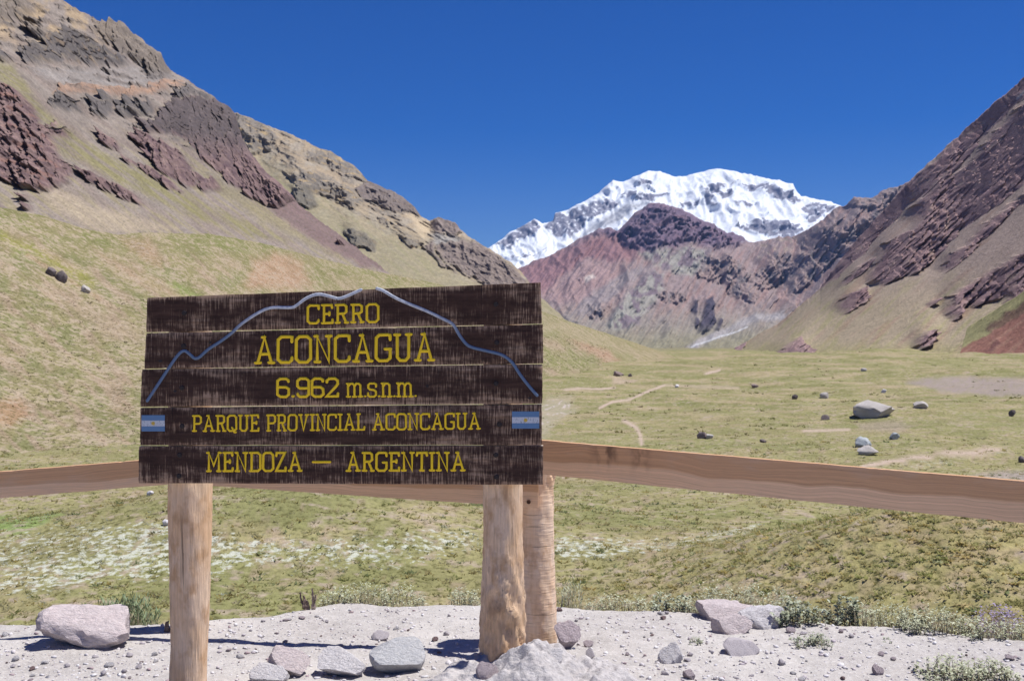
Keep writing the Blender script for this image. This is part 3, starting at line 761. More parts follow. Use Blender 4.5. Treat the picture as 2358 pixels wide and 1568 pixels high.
nxm = 610
pxs = np.linspace(-160, 2520, nxm)
Yr = np.concatenate([1 / np.linspace(1 / 17.0, 1 / 120.0, 200), np.geomspace(120, 760, 250)[1:], np.geomspace(760, 1700, 20)[1:]])
nym = len(Yr)
YM = np.repeat(Yr[:, None], nxm, 1)
XM = (pxs[None, :] - CX) / F * YM
ZM = meadow_z(XM, YM)
PXM, PYM = px_of(XM, YM, ZM)
tuftn = fbm(XM / 0.55, YM / 0.55, 3, 130)
ZM = ZM + np.clip(tuftn, -0.4, 1) * 0.05 * (1 - sstep(40, 90, YM)) + YM / F * 1.3 * fbm(PXM / 11, PYM / 5, 3, 131) * sstep(40, 90, YM)
def meadow_col(X, Y, px, py):
    wx = px + 14 * fbm(px / 40, py / 14, 4, 140); wy = py + 6 * fbm(px / 40, py / 14, 4, 141)
    n1 = fbm(X / 22, Y / 22, 4, 142); n2 = fbm(X / 6, Y / 6, 4, 143); n3 = fbm(X / 1.1, Y / 1.1, 3, 144)
    c = np.broadcast_to(S(172, 165, 116), px.shape + (3,)).copy()
    c = mixc(c, S(154, 155, 102), sstep(-0.2, 0.3, n1) * 0.7)
    c = mixc(c, S(188, 174, 130), sstep(0.0, 0.35, n2) * 0.6)
    far = sstep(90, 220, Y)
    bands = fbm(px / 140, py / 7, 4, 145)
    c = mixc(c, S(158, 156, 104), far * sstep(-0.05, 0.2, bands) * 0.85)
    c = mixc(c, S(196, 178, 142), far * sstep(0.02, 0.25, -bands) * 0.75)
    c = mixc(c, S(192, 166, 148), sstep(0.2, 0.42, n3 + 0.4 * n2) * (0.5 - 0.35 * far))
    # bare pink earth on the near mound at the right
    m1 = np.exp(-((X - 18.5) / 11) ** 2 - ((Y - 40) / 12) ** 2)
    c = mixc(c, S(192, 164, 152), sstep(-0.1, 0.25, fbm(X / 1.3, Y / 1.3, 4, 146) + 0.2 * n2) * m1 * 0.7)
    c = mixc(c, S(200, 184, 128), m1 * 0.55)
    # ribbons of white flowers
    fl = np.maximum.reduce([polymask(wx, wy, [(-50, 1215), (200, 1195), (390, 1185), (520, 1215), (760, 1220), (1110, 1200), (1110, 1275), (900, 1320), (560, 1320), (480, 1360), (300, 1350), (100, 1380), (-50, 1390)], 45),
                            polymask(wx, wy, [(1270, 1225), (1500, 1235), (1640, 1215), (1760, 1200), (1740, 1225), (1600, 1260), (1400, 1290), (1280, 1290)], 14),
                            0.8 * polymask(wx, wy, [(1860, 1100), (1980, 1078), (2080, 1060), (2330, 1030), (2330, 1045), (2200, 1070), (2050, 1092)], 6)])
    # bright grass in the gully at the left
    c = mixc(c, S(148, 172, 100), polymask(wx, wy, [(-80, 1185), (60, 1190), (150, 1180), (60, 1225), (-80, 1250)], 8) * 0.85)
    pw = px + 0.2 * (wx - px)
    # trodden paths and bare patches
    path = np.maximum.reduce([linemask(px, py, [(1960, 1086), (1990, 1074), (2026, 1066), (2085, 1057), (2183, 1045), (2300, 1036)], 5, 2.5),
                              linemask(pw, py, [(1379, 940), (1412, 925), (1450, 920), (1500, 898), (1530, 887)], 2.6, 1.5),
                              linemask(pw, py, [(1436, 968), (1465, 984), (1474, 1000), (1477, 1022)], 4, 3),
                              linemask(pw, py, [(1530, 887), (1600, 890), (1700, 893)], 3, 3) * 0.6,
                              linemask(pw, py, [(1625, 860), (1642, 856), (1655, 853)], 3.0, 1.5),
                              linemask(pw, py, [(1850, 992), (1900, 991), (1955, 989)], 3, 2.5) * 0.9,
                              linemask(pw, py, [(1300, 897), (1340, 894), (1380, 896), (1415, 893)], 2.4, 1.6)])
    c = mixc(c, S(222, 198, 180), path * 0.95)
    vein = sstep(0.62, 0.8, ridged(px / 26, py / 20, 3, 150))
    salt = polymask(wx, wy, [(1240, 930), (1270, 915), (1318, 917), (1320, 945), (1280, 965), (1262, 1000), (1240, 1010)], 14)
    c = mixc(c, S(224, 208, 200), salt * np.maximum(vein, 0.35) * 0.95)
    c = mixc(c, S(206, 184, 160), polymask(wx, wy, [(1405, 870), (1470, 874), (1460, 884), (1410, 882)], 3) * 0.85)
    grey = polymask(wx, wy, [(2085, 880), (2130, 870), (2250, 868), (2500, 874), (2500, 905), (2300, 912), (2180, 905)], 7)
    c = mixc(c, S(184, 168, 160), np.clip(grey * (0.85 + 0.5 * n3), 0, 1))
    c = mixc(c, S(190, 176, 166), polymask(wx, wy, [(2220, 1095), (2300, 1085), (2500, 1083), (2500, 1125), (2330, 1112)], 8) * 0.9)
    c = mixc(c, S(186, 168, 152), polymask(wx, wy, [(1965, 975), (2060, 968), (2100, 980), (2070, 995), (1980, 990)], 8) * 0.6)
    c = mixc(c, S(124, 136, 72), polymask(wx, wy, [(1535, 928), (1570, 921), (1610, 925), (1570, 932)], 4) * 0.8)
    bare = np.clip(np.maximum.reduce([path, salt * 0.8, 0.85 * grey, 0.0 * px]), 0, 1)
    return c * 1.08, fl * np.clip(0.93 + 0.25 * fbm(X / 9, Y / 9, 3, 160), 0, 1), bare
CM, FLW, BARE = meadow_col(XM, YM, PXM, PYM)
M_meadow = grass_mat('meadow_grass', (0.345, 0.275, 0.215), 0.8, 0.525)
tag(link('meadow', new_mesh('meadow', np.stack([XM, YM, ZM], -1).reshape(-1, 3), grid_faces(nym, nxm), 4, np.clip(CM, 0.01, 0.8).reshape(-1, 3), True, {'flower': FLW.ravel(), 'bare': BARE.ravel()}), M_meadow), kind='structure')

# the land that goes on under and around everything
nr, na = 24, 96
rr = np.concatenate([[0.0], np.geomspace(25, 21000, nr - 1)])
aa = np.linspace(0, 2 * np.pi, na)
RX = rr[:, None] * np.cos(aa); RY = rr[:, None] * np.sin(aa)
RZ = np.full(RX.shape, -22.0) - 0.0 * RX
RC = np.broadcast_to(S(170, 160, 120), RX.shape + (3,))
tag(link('valley_floor', new_mesh('valley_floor', np.stack([RX, RY, RZ], -1).reshape(-1, 3), grid_faces(nr, na), 4, RC.reshape(-1, 3)), M_mid), kind='structure')

# ------------------------------------------------------------------ gravel terrace in front
edge_px = [(-400, 1440), (0, 1434), (94, 1434), (336, 1434), (480, 1426), (538, 1419), (622, 1415), (672, 1405), (793, 1383), (859, 1388), (920, 1393), (983, 1391), (1024, 1387),
           (1104, 1389), (1279, 1391), (1346, 1397), (1413, 1400), (1567, 1404), (1700, 1412), (1800, 1424), (1935, 1436), (2136, 1442), (2237, 1462), (2358, 1470), (2700, 1490)]
_ep = np.array([((x - CX) / F * (EYE * F / (y - CY)), EYE * F / (y - CY)) for x, y in edge_px])
def terrace_z(X, Y):
    X = np.asarray(X, float); Y = np.asarray(Y, float)
    ye = np.interp(X, _ep[:, 0], _ep[:, 1]) - 0.03
    d = Y - ye
    z = 0.022 * fbm(X / 0.9, Y / 0.9, 3, 200) + 0.012 * fbm(X / 0.22, Y / 0.22, 3, 201)
    z = z * sstep(0.35, -0.4, d) - 0.7 * np.maximum(d, 0) - 0.02 * sstep(-0.05, 0.2, d)
    z = z + 0.05 * np.exp(-((X - 0.08) / 0.5) ** 2 - ((Y - 5.1) / 0.4) ** 2)
    return np.maximum(z, -12)

def ground_at(px, py):
    """where a sight line meets the terrace"""
    Y = EYE * F / (py - CY)
    for _ in range(4):
        z = float(terrace_z((px - CX) / F * Y, Y))
        Y = (EYE - z) * F / (py - CY)
    return (px - CX) / F * Y, Y, float(terrace_z((px - CX) / F * Y, Y))

gx = np.concatenate([np.linspace(-40, -4.2, 30)[:-1], np.linspace(-4.2, 4.2, 380), np.linspace(4.2, 40, 30)[1:]])
gy = np.concatenate([np.linspace(-40, 4.6, 40)[:-1], np.linspace(4.6, 7.3, 175), np.linspace(7.3, 24, 40)[1:]])
GX, GY = np.meshgrid(gx, gy)
GZ = terrace_z(GX, GY)
peb = np.clip(ridged(GX / 0.055, GY / 0.055, 3, 203) - 0.35, 0, 1)
GZ = GZ + 0.006 * fbm(GX / 0.05, GY / 0.05, 3, 204) * (GY > 4.5) * (GY < 7.4)
m, n, b = mat_base('pale_gravel', 1.0, 0.1)
tc = n.nodes.new('ShaderNodeTexCoord')
v = tc.outputs['Object']
c = mixn(n, ramp(n, noise(n, v, 1.3, 4), [(0.35, 0), (0.65, 1)]), (0.50, 0.465, 0.435), (0.42, 0.385, 0.36))
c = mixn(n, 1.0, c, ramp(n, noise(n, mapping(n, v, (1, 1, 1), loc=(3, 1, 0)), 6.5, 5, 0.65), [(0.32, 0.84), (0.66, 1.06)]), 'MULTIPLY')
g1 = noise(n, v, 42, 5, 0.7)
c = mixn(n, ramp(n, g1, [(0.5, 0), (0.72, 1)]), c, (0.59, 0.56, 0.53))
vo = N(n, 'ShaderNodeTexVoronoi', Scale=26.0)
n.links.new(v, vo.inputs['Vector'])
pebm = ramp(n, vo.outputs['Distance'], [(0.12, 1), (0.26, 0)])
sel = N(n, 'ShaderNodeSeparateColor'); n.links.new(vo.outputs['Color'], sel.inputs[0])
pick = ramp(n, sel.outputs[0], [(0.74, 0), (0.78, 1)])
c = mixn(n, mathn(n, 'MULTIPLY', pebm, pick), c, mixn(n, sel.outputs[1], (0.33, 0.27, 0.29), (0.60, 0.57, 0.58)))
n.links.new(c, b.inputs['Base Color'])
hh = mathn(n, 'ADD', g1, mathn(n, 'MULTIPLY', mathn(n, 'MULTIPLY', pebm, pick), 0.6))
bump(n, b, hh, 0.9, 0.012)
M_gravel = m
tag(link('gravel_terrace', new_mesh('gravel_terrace', np.stack([GX, GY, GZ], -1).reshape(-1, 3), grid_faces(len(gy), len(gx)), 4), M_gravel), kind='structure')

# ------------------------------------------------------------------ wood materials
def wood_post(name, base, pale, dark, ring=False, seed=0.0):
    m, n, b = mat_base(name, 0.85, 0.2)
    tc = n.nodes.new('ShaderNodeTexCoord')
    v = mapping(n, tc.outputs['Object'], (1, 1, 1), loc=(seed, seed * 2, seed))
    fib = noise(n, mapping(n, v, (90, 90, 5)), 1.0, 4, 0.65)
    pat = noise(n, mapping(n, v, (6, 6, 3.2)), 1.0, 4, 0.6)
    blot = noise(n, mapping(n, v, (14, 14, 9)), 1.0, 3, 0.6)
    c = mixn(n, ramp(n, pat, [(0.38, 0), (0.6, 1)]), base, pale)
    c = mixn(n, ramp(n, blot, [(0.5, 0), (0.68, 0.85)]), c, dark)
    c = mixn(n, 1.0, c, ramp(n, fib, [(0.25, 0.9 if ring else 0.7), (0.7, 1.04 if ring else 1.1)]), 'MULTIPLY')
    ck = ramp(n, noise(n, mapping(n, v, (38, 38, 1.6), loc=(2, 6, 1)), 1.0, 3, 0.55), [(0.27, 0.35), (0.325, 1.0)])
    if not ring: c = mixn(n, 1.0, c, ck, 'MULTIPLY')
    h = fib
    if ring:
        rg = noise(n, mapping(n, v, (7, 7, 75)), 1.0, 3, 0.6)
        crk = ramp(n, noise(n, mapping(n, v, (5, 5, 60), loc=(4, 4, 4)), 1.0, 2, 0.5), [(0.30, 0.6), (0.36, 1.0)])
        c = mixn(n, 1.0, c, ramp(n, rg, [(0.3, 0.9), (0.62, 1.05)]), 'MULTIPLY')
        c = mixn(n, 1.0, c, crk, 'MULTIPLY')
        h = mathn(n, 'ADD', mathn(n, 'MULTIPLY', fib, 0.12), mathn(n, 'MULTIPLY', rg, 0.5))
    n.links.new(c, b.inputs['Base Color'])
    bump(n, b, h, 0.8, 0.012)
    return m
M_post1 = wood_post('smooth_log', (0.76, 0.50, 0.30), (0.82, 0.60, 0.42), (0.58, 0.35, 0.19), seed=1.0)
M_post2 = wood_post('knotty_log', (0.72, 0.475, 0.285), (0.80, 0.59, 0.42), (0.52, 0.32, 0.18), seed=4.0)
M_post3 = wood_post('ringed_log', (0.74, 0.50, 0.32), (0.80, 0.61, 0.45), (0.60, 0.38, 0.23), True, seed=7.0)

def rail_mat():
    m, n, b = mat_base('rail_wood', 0.75, 0.25)
    at_ = N(n, 'ShaderNodeAttribute', attribute_name='across')       # 0 lower edge, 1 upper edge
    al = N(n, 'ShaderNodeAttribute', attribute_name='along')         # metres
    cb = n.nodes.new('ShaderNodeCombineXYZ')
    n.links.new(al.outputs['Fac'], cb.inputs[0]); n.links.new(at_.outputs['Fac'], cb.inputs[1])
    v = cb.outputs[0]
    wob = noise(n, mapping(n, v, (1.1, 0.4, 1)), 1.0, 3, 0.5)
    vv = mathn(n, 'ADD', at_.outputs['Fac'], mathn(n, 'MULTIPLY', mathn(n, 'SUBTRACT', wob, 0.5), 0.9))
    heart = ramp(n, vv, [(0.40, 0), (0.46, 1)])
    c = mixn(n, heart, (0.84, 0.55, 0.34), (0.64, 0.375, 0.205))
    gr = N(n, 'ShaderNodeCombineXYZ'); n.links.new(al.outputs['Fac'], gr.inputs[0]); n.links.new(vv, gr.inputs[1])
    lines = noise(n, mapping(n, gr.outputs[0], (0.9, 26, 1)), 1.0, 5, 0.7)
    c = mixn(n, 1.0, c, ramp(n, lines, [(0.3, 0.74), (0.7, 1.18)]), 'MULTIPLY')
    fine = noise(n, mapping(n, v, (14, 160, 1)), 1.0, 3, 0.6)
    c = mixn(n, 1.0, c, ramp(n, fine, [(0.3, 0.88), (0.7, 1.08)]), 'MULTIPLY')
    st = noise(n, mapping(n, v, (9, 1.1, 1), loc=(3.3, 0, 0)), 1.0, 3, 0.6)
    near = N(n, 'ShaderNodeAttribute', attribute_name='stain')
    c = mixn(n, mathn(n, 'MULTIPLY', near.outputs['Fac'], ramp(n, st, [(0.44, 0), (0.56, 0.8)])), c, (0.09, 0.05, 0.035))
    rc = ramp(n, noise(n, mapping(n, v, (1.3, 60, 1), loc=(5, 2, 0)), 1.0, 2, 0.5), [(0.24, 0.45), (0.29, 1.0)])
    c = mixn(n, 1.0, c, rc, 'MULTIPLY')
    bl = noise(n, mapping(n, v, (2.6, 1.3, 1), loc=(1, 7, 0)), 1.0, 4, 0.6)
    c = mixn(n, ramp(n, bl, [(0.52, 0), (0.72, 0.5)]), c, (0.60, 0.44, 0.33))
    n.links.new(c, b.inputs['Base Color'])
    bump(n, b, mathn(n, 'ADD', lines, fine), 0.35, 0.004)
    return m
M_rail = rail_mat()

def metal_mat(name, col, rough=0.6, metallic=0.6):
    m, n, b = mat_base(name, rough, 0.4)
    tc = n.nodes.new('ShaderNodeTexCoord')
    f = noise(n, tc.outputs['Object'], 220, 4)
    n.links.new(mixn(n, ramp(n, f, [(0.4, 0), (0.65, 1)]), col, tuple(x * 0.5 for x in col)), b.inputs['Base Color'])
    b.inputs['Metallic'].default_value = metallic
    return m
M_bolt = metal_mat('dark_steel', (0.05, 0.04, 0.04))
M_rust = metal_mat('rusty_steel', (0.10, 0.045, 0.025), 0.8, 0.3)

def board_mat():
    m, n, b = mat_base('worn_brown_paint', 0.72, 0.18)
    tc = n.nodes.new('ShaderNodeTexCoord')
    oi = n.nodes.new('ShaderNodeObjectInfo')
    off = n.nodes.new('ShaderNodeVectorMath'); off.operation = 'ADD'
    sc = n.nodes.new('ShaderNodeCombineXYZ')
    n.links.new(mathn(n, 'MULTIPLY', oi.outputs['Random'], 37.0), sc.inputs[0])
    n.links.new(mathn(n, 'MULTIPLY', oi.outputs['Random'], 11.0), sc.inputs[2])
    n.links.new(tc.outputs['Object'], off.inputs[0]); n.links.new(sc.outputs[0], off.inputs[1])
    v = off.outputs[0]
    kerf = noise(n, mapping(n, v, (190, 1, 9)), 1.0, 4, 0.7)          # upright saw marks
    kerf2 = noise(n, mapping(n, v, (75, 1, 3)), 1.0, 3, 0.6)
    area = noise(n, mapping(n, v, (3.4, 1, 11)), 1.0, 4, 0.6)         # where the paint has gone
    area2 = noise(n, mapping(n, v, (14, 1, 34)), 1.0, 3, 0.6)
    ed = N(n, 'ShaderNodeAttribute', attribute_name='edge')
    w = mathn(n, 'ADD', mathn(n, 'MULTIPLY', kerf, 0.84), mathn(n, 'MULTIPLY', kerf2, 0.22))
    w = mathn(n, 'ADD', w, mathn(n, 'MULTIPLY', area, 0.73))
    w = mathn(n, 'ADD', w, mathn(n, 'MULTIPLY', area2, 0.25))
    w = mathn(n, 'ADD', w, mathn(n, 'MULTIPLY', ed.outputs['Fac'], 0.11))
    worn = ramp(n, w, [(0.515, 0), (0.59, 1)])
    worn = ramp(n, mathn(n, 'MULTIPLY', w, 0.5), [(0.51, 0.0), (0.545, 0.14), (0.60, 0.8)])
    grain = noise(n, mapping(n, v, (2.2, 1, 70)), 1.0, 4, 0.65)
    paint = mixn(n, ramp(n, area2, [(0.3, 0), (0.7, 1)]), (0.040, 0.020, 0.016), (0.074, 0.040, 0.029))
    bare = mixn(n, ramp(n, grain, [(0.3, 0), (0.7, 1)]), (0.33, 0.20, 0.12), (0.50, 0.36, 0.26))
    c = mixn(n, worn, paint, bare)
    c = mixn(n, 1.0, c, ramp(n, noise(n, mapping(n, v, (1.6, 1, 46), loc=(2, 0, 5)), 1.0, 5, 0.7), [(0.3, 0.62), (0.7, 1.4)]), 'MULTIPLY')
    crack = ramp(n, noise(n, mapping(n, v, (150, 1, 2.2), loc=(9, 0, 3)), 1.0, 2, 0.5), [(0.27, 1), (0.31, 0)])
    c = mixn(n, mathn(n, 'MULTIPLY', crack, 0.8), c, (0.012, 0.008, 0.008))
    endg = N(n, 'ShaderNodeAttribute', attribute_name='rim')          # bare timber on the sawn edges
    c = mixn(n, endg.outputs['Fac'], c, (0.55, 0.47, 0.38))
    n.links.new(c, b.inputs['Base Color'])
    bump(n, b, mathn(n, 'ADD', kerf, mathn(n, 'MULTIPLY', worn, -0.25)), 0.5, 0.004)
    return m
M_board = board_mat()

def paint_mat(name, c1, c2, wear=(0.06, 0.04, 0.035), lo=0.62):
    m, n, b = mat_base(name, 0.6, 0.3)
    tc = n.nodes.new('ShaderNodeTexCoord')
    v = tc.outputs['Object']
    c = mixn(n, noise(n, v, 60, 4), c1, c2)
    c = mixn(n, ramp(n, noise(n, mapping(n, v, (170, 1, 60)), 1.0, 4, 0.7), [(lo, 0), (lo + 0.1, 0.85)]), c, wear)
    n.links.new(c, b.inputs['Base Color'])
    bump(n, b, noise(n, v, 150, 3), 0.3, 0.002)
    return m
M_yellow = paint_mat('yellow_paint', (0.97, 0.66, 0.02), (0.92, 0.60, 0.02), (0.55, 0.34, 0.04), 0.67)
M_flagblue = paint_mat('flag_blue_paint', (0.10, 0.20, 0.36), (0.14, 0.25, 0.42), (0.05, 0.07, 0.11), 0.68)
M_flagwhite = paint_mat('flag_white_paint', (0.62, 0.64, 0.68), (0.52, 0.55, 0.60), (0.07, 0.09, 0.13), 0.545)
M_sunmark = paint_mat('flag_sun_paint', (0.66, 0.45, 0.06), (0.52, 0.36, 0.08))
m, n, b = mat_base('outline_paint', 0.6, 0.3)
tc = n.nodes.new('ShaderNodeTexCoord')
a = N(n, 'ShaderNodeAttribute', attribute_name='tone')
c = mixn(n, a.outputs['Fac'], (0.105, 0.165, 0.27), (0.60, 0.62, 0.68))
c = mixn(n, ramp(n, noise(n, tc.outputs['Object'], 55, 4), [(0.35, 0), (0.7, 0.6)]), c, (0.16, 0.20, 0.28))
n.links.new(c, b.inputs['Base Color'])
M_outline = m

# ------------------------------------------------------------------ the sign
SY = 5.0
def signY(X):                                       # front face of the boards, right end a little nearer
    return SY - 0.03 * X

def on_sign(px, py, off=0.0):
    Y = SY / (1 + 0.03 * (px - CX) / F) - off
    return at(px, py, Y)

sign = empty('information_sign', (on_sign(800, 900).x, SY + 0.1, 0.0))
tag(sign, 'dark brown wooden board sign with carved yellow lettering on two log posts', 'sign')
SIGN_O = Vector(sign.location)

quads = [((338, 686), (1245, 651), (1248, 745.5), (336, 765)), ((336, 767.3), (1250, 747.2), (1251, 837), (331.5, 848.7)),
         ((326, 850.6), (1249, 839.2), (1249, 929.5), (322.6, 936)), ((322.6, 939.4), (1247.6, 931.8), (1247.6, 1024.2), (322, 1024.8)),
         ((319, 1027.6), (1251, 1026.6), (1250, 1116), (318.6, 1112))]
TH = 0.036
boards = []
for bi, q in enumerate(quads):
    nu, nv = 140, 10
    u = np.linspace(0, 1, nu)[None, :]; vv = np.linspace(0, 1, nv)[:, None]
    (x0, y0), (x1, y1), (x2, y2), (x3, y3) = q
    px = (1 - vv) * ((1 - u) * x0 + u * x1) + vv * ((1 - u) * x3 + u * x2)
    py = (1 - vv) * ((1 - u) * y0 + u * y1) + vv * ((1 - u) * y3 + u * y2)
    xx = px[0]
    nick = np.clip(fbm(xx / 9, xx * 0 + bi * 7, 3, 210 + bi) - 0.42, 0, 1) * 7
    nick2 = np.clip(fbm(xx / 11, xx * 0 + bi * 5, 3, 220 + bi) - 0.42, 0, 1) * 7
    wav = 1.0 * fbm(xx / 130, xx * 0, 2, 230 + bi)
    py = py + (1 - vv) * (nick + wav)[None, :] - vv * (nick2 * 1.0 - 0.7 * wav)[None, :]
    ex = 1.2 * fbm(py / 14, py * 0 + bi, 3, 240 + bi)
    px = px + ex * (np.abs(u - 0.5) * 2) ** 8
    # rounded arrises
    eu = np.minimum(u * (x1 - x0), (1 - u) * (x1 - x0)); ev = np.minimum(vv, 1 - vv) * (y3 - y0)
    Yd = SY / (1 + 0.03 * (px - CX) / F)
    fr = np.stack([(px - CX) / F * Yd, Yd + 0.004 * (np.exp(-ev / 1.2) + np.exp(-eu / 1.2)) * 1.0, EYE - (py - CY) / F * Yd], -1).reshape(-1, 3)
    bk = fr.copy(); bk[:, 1] += TH
    V = np.concatenate([fr, bk]) - np.array(SIGN_O)
    fa = grid_faces(nv, nu).reshape(-1, 4)[:, ::-1]
    nn_ = nu * nv
    fb = grid_faces(nv, nu).reshape(-1, 4) + nn_
    loop = list(range(nu)) + [r * nu + nu - 1 for r in range(1, nv)] + [(nv - 1) * nu + k for k in range(nu - 2, -1, -1)] + [r * nu for r in range(nv - 2, 0, -1)]
    # separate rim vertices so that the sawn edges stay crisp
    L = np.array(loop); nl = len(L)
    V2 = np.concatenate([V, V[L], V[L + nn_]])
    s0 = 2 * nn_
    k = np.arange(nl); k2 = (k + 1) % nl
    rim = np.stack([s0 + k, s0 + nl + k, s0 + nl + k2, s0 + k2], -1)[:, ::-1]
    faces = np.concatenate([fa, fb, rim]).reshape(-1)
    eatt = np.exp(-np.minimum(ev, eu) / 9.0)
    eatt = np.concatenate([eatt.ravel(), eatt.ravel(), np.ones(2 * nl)])
    rimatt = np.concatenate([np.zeros(2 * nn_), np.full(2 * nl, 0.85)])
    me = new_mesh('board', V2, faces, 4, None, False, {'edge': eatt, 'rim': rimatt})
    boards.append(link('board', me, M_board, sign))

def sweep(polylines, r, depth, tone=None, sides=8, origin=SIGN_O):
    """rounded bead of paint following lines given on the sign; r and depth in metres"""
    V = []; Fc = []; T = []
    for line in polylines:
        P = [Vector(p) for p in line]
        nP = len(P); base = len(V)
        for i, p in enumerate(P):
            d1 = (P[i] - P[i - 1]).normalized() if i else (P[1] - P[0]).normalized()
            d2 = (P[i + 1] - P[i]).normalized() if i < nP - 1 else d1
            t = d1 + d2
            t = t.normalized() if t.length > 1e-4 else d1
            nrm = Vector((-t.z, 0, t.x))
            mit = 1 / max(0.5, math.sqrt(max(0.0, (1 + d1.dot(d2)) / 2)))
            for s in range(sides):
                a_ = 2 * math.pi * s / sides
                V.append(p + nrm * (r * mit * math.cos(a_)) + Vector((0, -depth * math.sin(a_), 0)))
                T.append(p.z)
        for i in range(nP - 1):
            for s in range(sides):
                s2 = (s + 1) % sides
                Fc.append((base + i * sides + s, base + i * sides + s2, base + (i + 1) * sides + s2, base + (i + 1) * sides + s))
        for end, i, sg in ((0, 0, -1), (1, nP - 1, 1)):
            d = (P[1] - P[0]).normalized() if end == 0 else (P[-1] - P[-2]).normalized()
            ring = base + i * sides
            q = len(V)
            for s in range(sides):
                V.append(P[i] + (V[ring + s] - P[i]) * 0.62 + d * (sg * r * 0.75)); T.append(P[i].z)
            V.append(P[i] + d * (sg * r)); T.append(P[i].z)
            for s in range(sides):
                s2 = (s + 1) % sides
                Fc.append((ring + s, ring + s2, q + s2, q + s) if end == 1 else (ring + s2, ring + s, q + s, q + s2))
                Fc.append((q + s, q + s2, q + sides) if end == 1 else (q + s2, q + s, q + sides))
    me = bpy.data.meshes.new('stroke')
    me.from_pydata([v - origin for v in V], [], Fc)
    for p in me.polygons: p.use_smooth = True
    if tone:
        a_ = me.attributes.new('tone', 'FLOAT', 'POINT')
        a_.data.foreach_set('value', np.array([tone(z) for z in T], np.float32))
    return me

